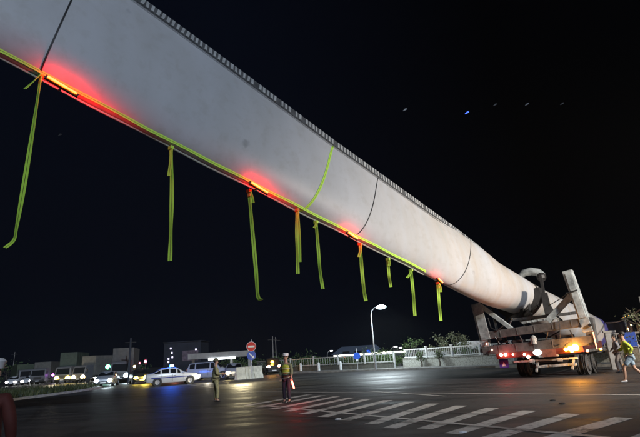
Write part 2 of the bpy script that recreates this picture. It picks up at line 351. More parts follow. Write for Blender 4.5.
for px, py in ((338, 420), (463, 433), (553, 401), (562, 404)):
    p = gnd(px, py); mb = MB(); mb.ball((0, 0, .02), .05, 7, sc=(1.2 + random.random(), .8, .45))
    o = mb.build('litter_scrap', M['signwhite'] if px < 500 else M['blackp']); o.location = (p.x, p.y, 0)
    tag(o, {338: 'small pale scrap of litter at the left edge of the hatched road paint', 463: 'pale crumb of litter near the bottom edge between the painted hatch bars', 553: 'black scrap on the asphalt beyond the hatch bars, the left of a pair', 562: 'black scrap on the asphalt beyond the hatch bars, the right of a pair'}[px], 'litter')

# ---------------------------------------------------------------- wind turbine blade
TH = R(47); D = Vector((math.sin(TH), math.cos(TH), 0)); N = Vector((D.y, -D.x, 0))
Q0 = at(520, 298, 26.0); Q0.z = 4.0
TL = R(15.6); AX = D * math.cos(TL) - Vector((0, 0, math.sin(TL))); VX = D * math.sin(TL) + Vector((0, 0, math.cos(TL)))
def inplane(px, py):
    d = ray(px, py); t = (Q0 - EYE).dot(N) / d.dot(N); p = EYE + t * d - Q0
    return p.dot(AX), p.dot(VX)
def onplane(px, py, n=0.):
    d = ray(px, py); t = ((Q0 - EYE).dot(N) + n) / d.dot(N); return EYE + t * d
top = [(-60, 0.3), (-40, 1.5), (-30, 2.05), (-27, 2.05), (-24, 2.08), (-21, 1.99), (-18, 1.87), (-15, 1.73), (-12, 1.67), (-9, 1.6), (-6, 1.52), (-4, 1.38), (-2.9, 1.14), (-1.5, 1.09), (0, 1.09), (1.5, 1.18), (3, 1.30), (5, 1.45), (7, 1.60), (9, 1.75), (12, 2.0)]
bot = [(-60, -0.5), (-40, -1.5), (-30, -2.0), (-27, -2.1), (-24, -2.04), (-21, -2.02), (-18, -1.93), (-15, -1.84), (-12, -1.75), (-9, -1.66), (-6, -1.55), (-4, -1.45), (-2.9, -1.33), (-1.5, -1.11), (0, -0.90), (1.5, -0.9), (3, -0.92), (5, -1.0), (7, -1.05), (9, -1.1), (12, -1.1)]
ta, tv = zip(*top); ba, bv = zip(*bot)
def sm(f, a):  # light smoothing of the edge lines
    return sum(f(a + k) for k in (-.5, -.25, 0, .25, .5)) / 5
def vt(a): return float(np.interp(a, ta, tv)) if abs(a + 2.7) < 1.5 else sm(lambda q: float(np.interp(q, ta, tv)), a)
def vb(a): return sm(lambda q: float(np.interp(q, ba, bv)), a)
def sect(a, th, grow=0.):
    a = a + max(0, min(1, (a - 6.5) / 2.5)) * .9 * math.cos(th)
    t, b = vt(a) + grow, vb(a) - grow; ch = t - b; c = (t + b) / 2
    w = min(1, max(0, (-a - .5) / 9)); w = w * w * (3 - 2 * w)
    half = (1 - w) * min(ch / 2, 1.0 + .25 * min(1, max(0, (a - 2) / 4))) + w * (.13 * ch) + grow
    x = (1 - math.cos(th)) / 2
    f = (1 - w) + w * 1.25 * max(x, 0) ** .55
    return Q0 + AX * a + VX * (c + ch / 2 * math.cos(th)) + N * (half * math.sin(th) * f)
blade = empty('wind_turbine_blade', Q0, 0, 'huge pale grey wind turbine blade slanting overhead from the trailer', 'turbine blade')
def bl(p): return p - Q0
mb = MB(); NS = 48; stations = [-60 + 69.1 * i / 180 for i in range(181)]
vs = []; fs = []
for a in stations:
    for k in range(NS): vs.append(bl(sect(a, 2 * math.pi * k / NS)))
for i in range(len(stations) - 1):
    for k in range(NS): fs.append((i * NS + k, i * NS + (k + 1) % NS, (i + 1) * NS + (k + 1) % NS, (i + 1) * NS + k))
fs.append(tuple(range(NS)))
mb.add(vs, fs); mb.build('shell', M['blade'], blade, smooth=True)
mb = MB(); vs = []; fs = []; aa = [8.6, 8.63, 9.12, 9.15, 9.14]; gr = [.004, .03, .03, .0, -.7]
for a, g_ in zip(aa, gr):
    for k in range(NS): vs.append(bl(sect(a, 2 * math.pi * k / NS, g_)))
for i in range(4):
    for k in range(NS): fs.append((i * NS + k, i * NS + (k + 1) % NS, (i + 1) * NS + (k + 1) % NS, (i + 1) * NS + k))
fs.append(tuple(4 * NS + k for k in range(NS)))
mb.add(vs, fs); mb.build('root_cover', mat('blue_purple_cover', (.09, .08, .26), .6, noise=.2), blade, smooth=True)
mb = MB(); a = -34.0; i = 0                                         # trailing edge serrations
while a < -3.1:
    b_, c_ = vt(a), vt(a + .17)
    P = lambda aa_, v, n: bl(Q0 + AX * aa_ + VX * v + N * n)
    j = random.uniform(-.02, .02)
    T_ = .20 if a < -10 else .20 - .012 * (a + 10)
    mb.add([P(a, b_ - T_, .085), P(a + .17, c_ - T_, .085), P(a + .17, c_ + .10, .035), P(a, b_ + .10, .035),
            P(a, b_ - T_, -.07), P(a + .17, c_ - T_, -.07), P(a + .17, c_ + .10, -.0), P(a, b_ + .10, -.0)],
           [(0, 1, 2, 3), (7, 6, 5, 4), (3, 2, 6, 7), (0, 4, 5, 1)], 1)
    if random.random() > .06:
        w0, w1 = .03, random.uniform(.10, .135)
        mb.add([P(a + w0, b_ - T_ + .03, .105), P(a + w1, b_ - T_ + .03, .105), P(a + w1 + j, b_ + .085, .055), P(a + w0 + j, b_ + .085, .055),
                P(a + w0, b_ - T_ + .03, .04), P(a + w1, b_ - T_ + .03, .04), P(a + w1 + j, b_ + .085, .01), P(a + w0 + j, b_ + .085, .01)],
               [(0, 1, 2, 3), (7, 6, 5, 4), (3, 2, 6, 7), (0, 4, 5, 1), (1, 5, 6, 2), (0, 3, 7, 4)], 0)
    a += .17
mb.build('trailing_edge_serrations', [mat('pale_serrations', (.5, .5, .48), .6, noise=.3), mat('grubby_edge_strip', (.10, .10, .10), .7, noise=.4)], blade)
mb = MB()                                                           # edge seam
pts = [bl(Q0 + AX * a + VX * (vt(a) - .27) + N * .115) for a in np.arange(-34, -3.2, .4)]
mb.tube(pts, .014, 5); mb.build('edge_seam', mat('seam', (.30, .30, .30), .7), blade)
# thin dark joint lines round the shell
def bandpx(p, q, w, name, m, parent, grow=.012):
    a0, a1 = inplane(*p)[0], inplane(*q)[0]; return band((a0 + a1) / 2, w, a1 - a0, name, m, parent, grow)
def band(a, w, slant, name, m, parent, grow=.012, th0=-.1, th1=math.pi + .25, n=40):
    mb = MB(); vs = []; fs = []; pc = parent.location if parent else Vector((0, 0, 0))
    for i in range(n + 1):
        th = th0 + (th1 - th0) * i / n; aa_ = a + slant * (th / math.pi - .5)
        for k in (-w / 2, w / 2): vs.append(sect(aa_ + k, th, grow) - pc)
    for i in range(n): fs.append((2 * i, 2 * i + 1, 2 * i + 3, 2 * i + 2))
    mb.add(vs, fs); o = mb.build(name, m, parent); s = o.modifiers.new('thick', 'SOLIDIFY'); s.thickness = .01; return o
for p_, q_ in (((63, 0), (40, 76)), ((381, 177), (350, 236)), ((471, 240), (446, 284))):
    bandpx(p_, q_, .04, 'joint_line', M['blackp'], blade)
# webbing material with a dark centre line
def webbing():
    m = mat('fluorescent_webbing', (.36, .55, .05), .7); n = m.node_tree; b = n.nodes['Principled BSDF']
    uv = n.nodes.new('ShaderNodeUVMap'); sp = n.nodes.new('ShaderNodeSeparateXYZ'); n.links.new(uv.outputs[0], sp.inputs[0])
    cr = n.nodes.new('ShaderNodeValToRGB'); cr.color_ramp.interpolation = 'CONSTANT'; e = cr.color_ramp.elements
    e[0].position = 0; e[0].color = (.60, .95, .10, 1); e[1].position = .44; e[1].color = (.10, .15, .02, 1)
    x = e.new(.56); x.color = (.60, .95, .10, 1)
    n.links.new(sp.outputs[0], cr.inputs[0]); n.links.new(cr.outputs[0], b.inputs['Base Color']); return m
M['web'] = webbing()
def ribbon(name, pts, w, wd, m, parent=None, twist=0., org=Vector((0, 0, 0)), n=26):
    P = [Vector(p) for p in pts]; out = []
    for i in range(n + 1):                                          # Catmull-Rom through the points
        t = i / n * (len(P) - 1); k = min(int(t), len(P) - 2); f = t - k
        p0, p1, p2, p3 = P[max(k - 1, 0)], P[k], P[k + 1], P[min(k + 2, len(P) - 1)]
        out.append(.5 * ((2 * p1) + (p2 - p0) * f + (2 * p0 - 5 * p1 + 4 * p2 - p3) * f * f + (3 * p1 - p0 - 3 * p2 + p3) * f ** 3))
    bm = bmesh.new(); uvl = bm.loops.layers.uv.new('UVMap'); rows = []
    for i, p in enumerate(out):
        tdir = (out[min(i + 1, n)] - out[max(i - 1, 0)]).normalized()
        sdir = Matrix.Rotation(twist * math.sin(i * .45), 3, tdir) @ Vector(wd); sdir = (sdir - tdir * sdir.dot(tdir)).normalized() * w / 2
        rows.append([bm.verts.new(p - sdir - org), bm.verts.new(p + sdir - org)])
    for i in range(n):
        f = bm.faces.new((rows[i][0], rows[i][1], rows[i + 1][1], rows[i + 1][0]))
        for l, q in zip(f.loops, (0, 1, 1, 0)): l[uvl].uv = (q, i / n)
    me = bpy.data.meshes.new(name); bm.to_mesh(me); bm.free(); me.materials.append(m)
    o = bpy.data.objects.new(name, me); COL.objects.link(o); o.parent = parent
    s = o.modifiers.new('thick', 'SOLIDIFY'); s.thickness = .006; return o
CW = Vector((.93, -.36, 0))
orange = mat('orange_ratchet_webbing', (.75, .22, .04), .7)  # orange lamp light on the strap tops, put into the colour
# (label, top px, tail px list, fold, width, orange-lit top)
ST = [('long yellow-green strap with a curled tip, leftmost, beside the biggest red lamp', (41, 76), [(36, 110), (25, 180), (17, 226), (14, 240), (5, 248)], (25, 89), .115, False),
      ('yellow-green strap hanging alone and straight between the first two red lamps', (171, 149), [(172, 190), (171, 230), (170, 261)], (169, 176), .11, False),
      ('yellow-green strap hanging from orange webbing under the second red lamp from the left', (249, 192), [(252, 225), (256, 270), (258, 296), (262, 300)], (253, 203), .11, True),
      ('doubled yellow-green strap hanging below the green band around the blade', (297, 211), [(297, 240), (298, 274)], (300, 262), .10, True),
      ('yellow-green strap just right of the doubled strap', (316, 223), [(318, 245), (320, 270), (323, 289)], (314, 228), .10, False),
      ('yellow-green strap with an orange top hanging beside the third red lamp', (360, 245), [(362, 270), (364, 290), (366, 301)], (359, 257), .115, True),
      ('shortest yellow-green strap, right of the third red lamp', (388, 260), [(389, 275), (391, 287)], (389, 266), .10, False),
      ('thin yellow-green strap between the shortest strap and the last red lamp', (411, 271), [(413, 290), (415, 316)], (407, 278), .11, False),
      ('yellow-green strap hanging below the small red lamp closest to the trailer', (438, 284), [(439, 300), (441, 321)], (441, 292), .11, True)]
for lab, tp, tail, fold, w, org_ in ST:
    a0 = inplane(*tp)[0]; p0 = onplane(*tp, .12); e = empty('hanging_strap', p0, 0, lab, 'strap', 'straps hanging from the lower edge of the blade')
    pts = [p0 + Vector((0, 0, .05))] + [onplane(x, y, .12) for x, y in tail]
    ribbon('webbing_tail', pts, w * 1.12, CW, M['web'], e, .22, p0)
    fx = onplane(*fold, .16); ribbon('folded_loop', [p0 + Vector((0, 0, .06)) + N * .03, p0.lerp(fx, .5) + N * .05, fx], w * 1.0, CW, M['web'], e, .1, p0, 10)
    mb = MB(); mb.box((0, 0, .03), (.16, .10, .10), rz=R(-40)); mb.box((.0, 0, -.08), (.11, .03, .16), rz=R(-30))
    mb.build('buckle', orange if org_ else M['web'], e, bevel=.01)
o = bandpx((336, 148), (298, 211), .10, 'tied_strap_around_blade', M['web'], None, .02)
tag(o, 'green strap wrapped right around the blade above the doubled hanging strap', 'strap')
uvl = o.data.uv_layers.new(name='UVMap')
for lo in o.data.loops: uvl.data[lo.index].uv = (lo.vertex_index % 2, 0)
# strap and cable along the lower edge
EL = [(-44 + i * .55) for i in range(int((44 - 7.8) / .55))]
mb = MB(); 
def low(a, n, dv): return Q0 + AX * a + VX * (vb(a) + dv) + N * n
pts = [low(a, .20, .06 + .012 * math.sin(a * 3)) for a in EL]
o = ribbon('edge_strap', pts, .10, VX, M['web'], None, .0, n=120); tag(o, 'taut yellow-green strap running along the underside edge of the blade', 'strap')
mb.tube([low(a, .06, -.055 + .02 * math.sin(a * 1.7)) for a in EL], .028, 6)
o = mb.build('edge_cable', mat('pale_cable', (.45, .47, .40), .5), smooth=True); tag(o, 'pale cable running beside the strap below the blade edge', 'cable')
# red strobe lamps clamped to the lower edge
for (x0, y0, x1, y1), lab, pw in (((46, 79, 76, 96), 'largest glowing red lamp, by the leftmost hanging strap', 30), ((250, 185, 267, 195), 'second glowing red lamp from the left, above orange webbing', 24),
                              ((347, 235, 357, 241), 'third glowing red lamp from the left, at a dark joint line', 14), ((437, 281, 442, 285), 'smallest red lamp, nearest to the trailer', 5)):
    pA = onplane(x0 + 1.5, y0 - 2.6, .47); pB = onplane(x1 + 1, y1 - 2.2, .47); c = (pA + pB) / 2
    e = empty('warning_lamp', c, 0, lab + ', under the blade', 'warning lamp', 'red warning lamps along the blade')
    dd = (pB - pA); L = dd.length; dd.normalize()
    mb = MB(); mb.bar(-dd * L * .56 - N * .07, dd * L * .56 - N * .07, .07, .09, upd=VX); mb.bar(-N * .1, -N * .3, .05, .05); mb.build('housing', M['blackp'], e)
    mb = MB(); mb.bar(-dd * L * .5, dd * L * .16, .05, .06, upd=VX); mb.bar(dd * L * .16, dd * L * .5, .05, .045, upd=VX)
    mb.build('lens', M['e_strobe'], e, bevel=.015)
    for f_, w_, n_ in ((-.35, .40, -.10), (.35, .45, -.10), (1.0, .22, -.11), (1.7, .11, -.12), (2.4, .05, -.12)):
        lamp(dd * L * f_ + N * n_ + VX * (.12 if f_ < .5 else .05), (1, .004, .004), pw * w_ * .8, e, .03)

# ---------------------------------------------------------------- blade trailer
TZ = R(-40); T0 = Vector((11.2, 24.4, 0))
tr = empty('blade_transport_trailer', T0, TZ, 'heavy red-brown trailer with leaning steel frame carrying the blade root', 'trailer')
Ti = (Matrix.Translation(T0) @ Matrix.Rotation(TZ, 4, 'Z')).inverted()
def L_(p): return Ti @ p
def fp(px, py, y):      # pixel -> trailer-local point in the cross plane at local y
    o = Ti @ EYE; d = (Ti.to_3x3() @ ray(px, py)); t = (y - o.y) / d.y; return o + d * t
RF = -1.5
mb = MB(); mb.bar(fp(476, 304, RF), fp(487, 349, RF), .42, .36, upd=(0, 1, 0)); mb.bar(fp(477, 305, RF - .2), fp(486, 340, RF - .2), .50, .03, upd=(0, 1, 0)); mb.build('post', M['steel'], tr, bevel=.02)
mb = MB(); mb.bar(fp(567.5, 271, RF), fp(589, 332, RF), .42, .36, upd=(0, 1, 0)); mb.bar(fp(568, 273, RF - .2), fp(583, 318, RF - .2), .30, .03, upd=(0, 1, 0)); mb.build('post', M['steel'], tr, bevel=.02)
mb = MB(); mb.bar(fp(481, 306, RF + .3), fp(512, 329, RF + .3), .2, .22, upd=(0, 1, 0)); mb.build('brace', M['steel'], tr, bevel=.015)
mb = MB(); mb.bar(fp(571, 296, RF + .25), fp(548, 321, RF + .25), .26, .24, upd=(0, 1, 0)); mb.build('brace', M['steel'], tr, bevel=.015)
def beam(name, a, b, h, d, m, y, br=0):
    mb = MB(); A = fp(*a, y); B = fp(*b, y); mb.bar(A, B, d, h, upd=(0, 0, 1))
    dd = (B - A)
    for k in range(1, 6):                                          # flanges and bolts
        mb.bar(A + dd * k / 6 + Vector((0, -d / 2 - .005, -h * .4)), A + dd * k / 6 + Vector((0, -d / 2 - .005, h * .4)), .05, .02, upd=(0, 1, 0))
    return mb.build(name, m, tr, bevel=.02)
beam('cross_beam', (486, 336), (592, 321), .38, .4, M['rust'], RF + .05)
beam('cross_beam', (484, 351), (594, 340), .42, .4, M['rust'], RF + .02)
beam('upper_rail', (513, 320), (583, 312), .14, .2, M['rust'], RF + .9)
beam('upper_rail', (522, 323), (556, 318), .10, .12, M['steel'], RF + .2)
mb = MB(); mb.bar(fp(486, 333, RF), fp(484, 353, RF), .35, .3, upd=(0, 1, 0)); mb.build('frame_corner', M['rust'], tr, bevel=.03)
mb = MB(); mb.bar(fp(589, 318, RF), fp(593, 343, RF), .4, .3, upd=(0, 1, 0)); mb.build('frame_corner', M['rust'], tr, bevel=.03)
for x in (497, 505, 514, 536, 556):
    mb = MB(); mb.bar(fp(x, 335, RF + .25), fp(x + 3, 349, RF + .25), .09, .09, upd=(0, 1, 0)); mb.build('lattice_bar', M['dark'], tr)
mb = MB(); mb.bar(fp(500, 339, RF + .4), fp(516, 348, RF + .4), .07, .07); mb.build('lattice_bar', M['dark'], tr)
mb = MB(); mb.bar(fp(560, 331, RF + .4), fp(548, 338, RF + .4), .05, .05); mb.build('lattice_bar', M['dark'], tr)
mb = MB(); c = fp(534, 341, RF - .1); mb.cyl(c, .16, .3, 'Z', 12); mb.ball((c.x, c.y, c.z + .15), .12, 10); mb.build('hydraulic_valve', M['steel'], tr)
# longitudinal girders and deck
mb = MB()
for x in (-1.15, 1.05): mb.box((x, 2.2, 1.25), (.3, 7.6, .5))
for y in (-.6, .9, 2.4, 3.9, 5.4): mb.box((-.05, y, 1.22), (1.9, .22, .34))
mb.build('girder', M['red'], tr, bevel=.02)
mb = MB(); mb.box((0, 10.3, .95), (2.6, 9.0, .28)); mb.box((0, 14.9, 1.35), (1.6, 1.6, .35)); mb.build('low_deck', M['rust'], tr, bevel=.02)
# saddle ring clamp round the blade root
mb = MB(); NR = 44
ra = -.25
def ringpt(th, g_, a_): return L_(sect(a_, th, g_))
vs = []; fs = []; t0, t1 = R(78), R(282)
for i in range(NR + 1):
    th = t0 + (t1 - t0) * i / NR
    for a_, g_ in ((ra - .2, .03), (ra + .2, .03), (ra + .2, .30), (ra - .2, .30)): vs.append(ringpt(th, g_, a_))
for i in range(NR):
    for k in range(4): fs.append((4 * i + k, 4 * i + (k + 1) % 4, 4 * i + 4 + (k + 1) % 4, 4 * i + 4 + k))
fs += [(0, 1, 2, 3), tuple(4 * NR + k for k in (3, 2, 1, 0))]
mb.add(vs, fs); mb.build('saddle_ring', M['dark'], tr)
mb = MB()
for a_, b_ in (((508, 316), (500, 334)), ((517, 313), (531, 333)), ((527, 296), (533, 322)), ((527, 297), (519, 318)), ((521, 322), (538, 306)), ((492, 308), (498, 334))):
    mb.bar(fp(*a_, 1.0 + RF + 1.0), fp(*b_, RF + 1.0), .13, .13)
mb.build('saddle_strut', M['dark'], tr, bevel=.01)
mb = MB(); pts = [fp(x, y, RF + 2.9) for x, y in ((520, 277), (524, 273), (531, 271.5), (538, 272.5), (541.5, 276))]
mb.tube(pts, [.15, .2, .22, .22, .25], 10); mb.build('clamp_arm', M['steel'], tr, smooth=True)
mb = MB(); mb.bar(fp(541, 277, RF + 2.7), fp(544, 296, RF + 2.2), .16, .16); mb.bar(fp(544, 294, RF + 2.2), fp(549, 315, RF + 1.4), .34, .2); mb.bar(fp(543, 296, RF + 2.2), fp(556, 318, RF + 1.4), .16, .14)
mb.ball(tuple(fp(541.5, 277, RF + 2.8)), .26, 10); mb.build('clamp_strut', M['dark'], tr, bevel=.01)
for x, y0_, x2, y2_ in ((507, 332, 512, 318), (562, 322, 553, 313)):
    mb = MB(); mb.tube([fp(x, y0_, RF + .7), fp((x + x2) / 2, (y0_ + y2_) / 2, RF + .8)], .09, 12); mb.tube([fp((x + x2) / 2, (y0_ + y2_) / 2, RF + .8), fp(x2, y2_, RF + .9)], .05, 10); mb.build('hydraulic_ram', M['chrome'], tr, smooth=True)
for k, (pts_) in enumerate((((495, 337), (500, 344), (509, 341), (516, 350)), ((520, 336), (524, 345), (531, 343), (540, 352)), ((548, 332), (546, 342), (556, 346), (563, 343)), ((570, 330), (574, 339), (566, 345), (560, 352)), ((488, 318), (491, 328), (497, 331), (503, 326)))):
    mb = MB(); mb.tube([fp(x, y, RF - .18 + .04 * (i % 2)) for i, (x, y) in enumerate(pts_)], .028, 6); mb.build('hydraulic_hose', M['blackp'], tr, smooth=True)
for x, y in ((489, 341), (500, 339), (590, 325), (580, 326), (488, 354), (591, 344)):
    mb = MB(); c = fp(x, y, RF - .24); mb.cyl(c, .07, .08, 'Y', 8); mb.build('pin', M['dark'], tr)
for x, y, w_, h_ in ((519, 343, .5, .3), (567, 338, .6, .28), (528, 328, .8, .16)):
    mb = MB(); mb.box(fp(x, y, RF + .1), (w_, .4, h_)); mb.build('steel_box', M['dark'], tr, bevel=.03)
for x, y in ((541, 356), (556, 355), (560, 360), (532, 361)):
    mb = MB(); mb.box(fp(x, y, RF - .16), (.22, .06, .14)); mb.build('bracket', M['steel'], tr, bevel=.01)
# slings and chains
mb = MB(); mb.tube([fp(571, 291, RF - .25), fp(560, 299, RF - .05), fp(548, 306, RF + .4)], .02, 5); mb.tube([fp(577, 290, RF - .25), fp(568, 293, RF - .3), fp(566, 293, RF - .1)], .03, 5)
mb.tube([fp(559, 316, RF - .25), fp(560, 330, RF - .25), fp(560, 338, RF - .25)], .018, 5); mb.build('sling', M['blackp'], tr)
# rear crossmember, bumper, plates and lamps
mb = MB(); mb.bar(fp(497, 356.5, RF - .1), fp(584, 349, RF - .1), .2, .26); mb.build('rear_crossmember', M['red'], tr, bevel=.02)
mb = MB(); A = fp(514, 362, RF); B = fp(578, 358.0, RF); mb.bar(A, B, .12, .09)
A = fp(536, 367, RF + .1); B = fp(577, 364, RF + .1); mb.bar(A, B, .10, .12)
for x, y in ((538, 364), (574, 361.5)): mb.bar(fp(x, y - 2, RF), fp(x - 1.5, y + 8, RF), .08, .1)
for k in range(9):
    a_ = fp(539 + 4 * k, 366.5 - .3 * k, RF); mb.box((a_.x, a_.y - .06, a_.z), (.11, .02, .08))
mb.build('bumper', M['steel'], tr, bevel=.01)
mb = MB(); c = fp(549, 353, RF - .22); mb.box(c, (.62, .02, .34)); mb.build('rear_plate', mat('grubby_plate', (.28, .12, .09), .5, noise=.4, scale=6), tr)
for x, y, r_, mm in ((501.2, 355, .075, 'e_redcore'), (505.6, 354.8, .075, 'e_redcore'), (524.5, 354.5, .05, 'e_redcore'), (528.5, 356.8, .075, 'e_redcore'), (513, 354.5, .04, 'e_redcore'),
                     (566, 349.5, .08, 'e_amber'), (570.5, 348.5, .11, 'e_amber'), (575.5, 347.5, .15, 'e_amber'), (572, 351, .07, 'e_amber')):
    mb = MB(); c = fp(x, y, RF - .27); mb.lathe((c.x, c.y, c.z), [(-.04, r_), (0, r_), (.02, r_ * .6)], 'Y', 14); o = mb.build('tail_lamp' if mm != 'e_amber' else 'amber_lamp', M[mm], tr, smooth=True)
mb = MB(); c = fp(537.5, 352.5, RF - .25); mb.ball(c, .17, 12, sc=(1.25, .6, .8)); mb.build('work_lamp', em('lit_work_lamp', (1, .96, .9), 2.2, (.8, .8, .8)), tr, smooth=True)
for x, y in ((486.5, 344), (492, 350)):
    mb = MB(); mb.ball(fp(x, y, RF - .25), .04, 8, sc=(1, 1, 1.3)); mb.build('marker_lamp', em('lit_marker', (1, .4, .3), 3), tr)
c = fp(503.5, 354, RF - .6); lamp(c, (1, .02, .02), 10, tr, .12); c = fp(573, 348, RF - .6); lamp(c, (1, .36, .04), 65, tr, .15)
# mud flap with its triangle mark
mb = MB(); a_ = fp(504, 363.5, RF + .05); mb.box(a_, (.46, .02, .42)); mb.build('mud_flap', mat('violet_blue_flap', (.08, .04, .30), .6), tr)
mb = MB(); mb.add([(a_.x - .11, a_.y - .016, a_.z - .14), (a_.x + .11, a_.y - .016, a_.z - .14), (a_.x, a_.y - .016, a_.z + .08)], [(0, 1, 2)]); mb.build('triangle_mark', M['signwhite'], tr)
# wheels
def wheel_mesh(parent, c, r, w, name='wheel', dual=False, rim='dirtyrim'):
    e = bpy.data.objects.new(name, None); COL.objects.link(e); e.parent = parent; e.location = c
    mb = MB(); offs = (-w * .58, w * .58) if dual else (0,)
    for o_ in offs:
        mb.lathe((o_, 0, 0), [(-w / 2, r * .62), (-w / 2, r * .93), (-w * .38, r), (w * .38, r), (w / 2, r * .93), (w / 2, r * .62)], 'X', 26)
        for k in range(3): mb.lathe((o_ + (k - 1) * w * .24, 0, 0), [(-.008, r + .006), (.008, r + .006)], 'X', 26)
    mb.build('tyre', M['rubber'], e, smooth=True)
    mb = MB(); W2 = w / 2 + (w * .58 if dual else 0)
    mb.lathe((0, 0, 0), [(-W2 - .002, .02), (-W2 + .03, r * .3), (-W2 - .004, r * .61), (-W2 + .05, r * .63), (W2 - .05, r * .63), (W2 + .004, r * .61), (W2 - .03, r * .3), (W2 + .002, .02)], 'X', 22)
    for sgn in (-1, 1):
        for k in range(8): mb.cyl((sgn * (W2 - .0), r * .42 * math.cos(k * .785), r * .42 * math.sin(k * .785)), r * .035, .02, 'X', 6)
    mb.build('rim', M[rim], e, smooth=True); return e
for y in (0.0, 1.3):
    for x in (-1.42, 1.30): wheel_mesh(tr, (x, y, .46), .46, .28, dual=True)
mb = MB(); 
for y in (0.0, 1.3): mb.cyl((-.05, y, .46), .09, 2.4, 'X', 10); mb.box((-.05, y, .75), (1.6, .3, .3))
mb.build('axle', M['dark'], tr)
mb = MB(); mb.box((1.75, 3.0, 1.1), (.06, 6.5, .12)); mb.box((1.72, 10, 1.0), (.06, 8, .1)); mb.build('side_rail', M['rust'], tr)
for y in (-.8, 2.2, 5.2, 8.2): 
    mb = MB(); mb.box((1.80, y, 1.1), (.04, .22, .09)); mb.build('side_marker', M['e_amber'] if y > 0 else em('lit_side_marker', (1, .35, .15), 12), tr)
mb = MB(); a_ = fp(593, 332, RF - .2); b_ = fp(597, 349, RF - .2); mb.bar(a_, b_, .05, .04); mb.build('warning_strip', em('lit_orange_strip', (1, .35, .15), 2.2), tr)

# tractor unit ahead of the trailer
tk = empty('tractor_truck', T0 + Matrix.Rotation(TZ, 3, 'Z') @ Vector((-.1, 15.2, 0)), TZ, 'dark tractor unit with small amber lights, coupled ahead of the trailer', 'truck')
mb = MB(); mb.box((-.5, 2.2, .85), (.22, 6.4, .3)); mb.box((.5, 2.2, .85), (.22, 6.4, .3)); mb.cyl((0, .4, 1.05), .5, .12, 'Z', 18); mb.build('chassis', M['dark'], tk)
mb = MB(); prof = [(3.3, .7), (3.3, 2.7), (3.7, 2.9), (4.8, 2.85), (5.25, 2.0), (5.4, 1.7), (5.4, .6)]
n_ = len(prof); mb.add([(-1.24, y, z) for y, z in prof] + [(1.24, y, z) for y, z in prof], [tuple(range(n_)), tuple(range(n_, 2 * n_))[::-1]] + [(i, (i + 1) % n_, n_ + (i + 1) % n_, n_ + i) for i in range(n_)])
mb.build('cab', mat('dark_cab', (.02, .02, .03), .3), tk, bevel=.06)
for sx in (-1, 1):
    mb = MB(); mb.add([(sx * 1.246, y, z) for y, z in ((3.9, 1.9), (3.9, 2.8), (4.7, 2.8), (5.0, 1.9))], [(0, 1, 2, 3)]); mb.build('side_window', M['glass'], tk)
    mb = MB(); mb.bar((sx * 1.5, 5.0, 2.0), (sx * 1.5, 5.0, 2.7), .1, .22); mb.bar((sx * 1.2, 5.0, 2.6), (sx * 1.5, 5.0, 2.6), .04, .04); mb.build('mirror', M['blackp'], tk)
    mb = MB(); mb.cyl((sx * 1.0, 3.0, 2.0), .09, 2.6, 'Z', 12); mb.build('exhaust_stack', M['chrome'], tk, smooth=True)
mb = MB(); mb.cyl((1.05, 1.9, .75), .32, 1.1, 'Y', 18); mb.build('fuel_tank', M['chrome'], tk, smooth=True)
for y in (0, 1.35): 
    for x in (-1, 1): wheel_mesh(tk, (x, y, .5), .5, .28, dual=True)
for x in (-1.05, 1.05): wheel_mesh(tk, (x, 4.4, .5), .5, .3)
for x, y, z, mm in ((1.27, 3.4, 3.2, 'e_amber'), (1.27, 3.5, 1.4, 'e_amber'), (1.27, 3.6, 2.5, 'e_warm'), (1.3, 2.5, .9, 'e_amber'), (1.1, -.6, 1.0, 'e_redcore'), (1.2, .7, 1.15, 'e_amber'), (-1.27, 3.4, 3.2, 'e_amber')):
    mb = MB(); mb.box((x, y, z), (.05, .09, .09)); mb.build('marker_lamp', M[mm], tk)
lamp((1.9, 3.2, 2.2), (1, .45, .12), 60, tk, .1)

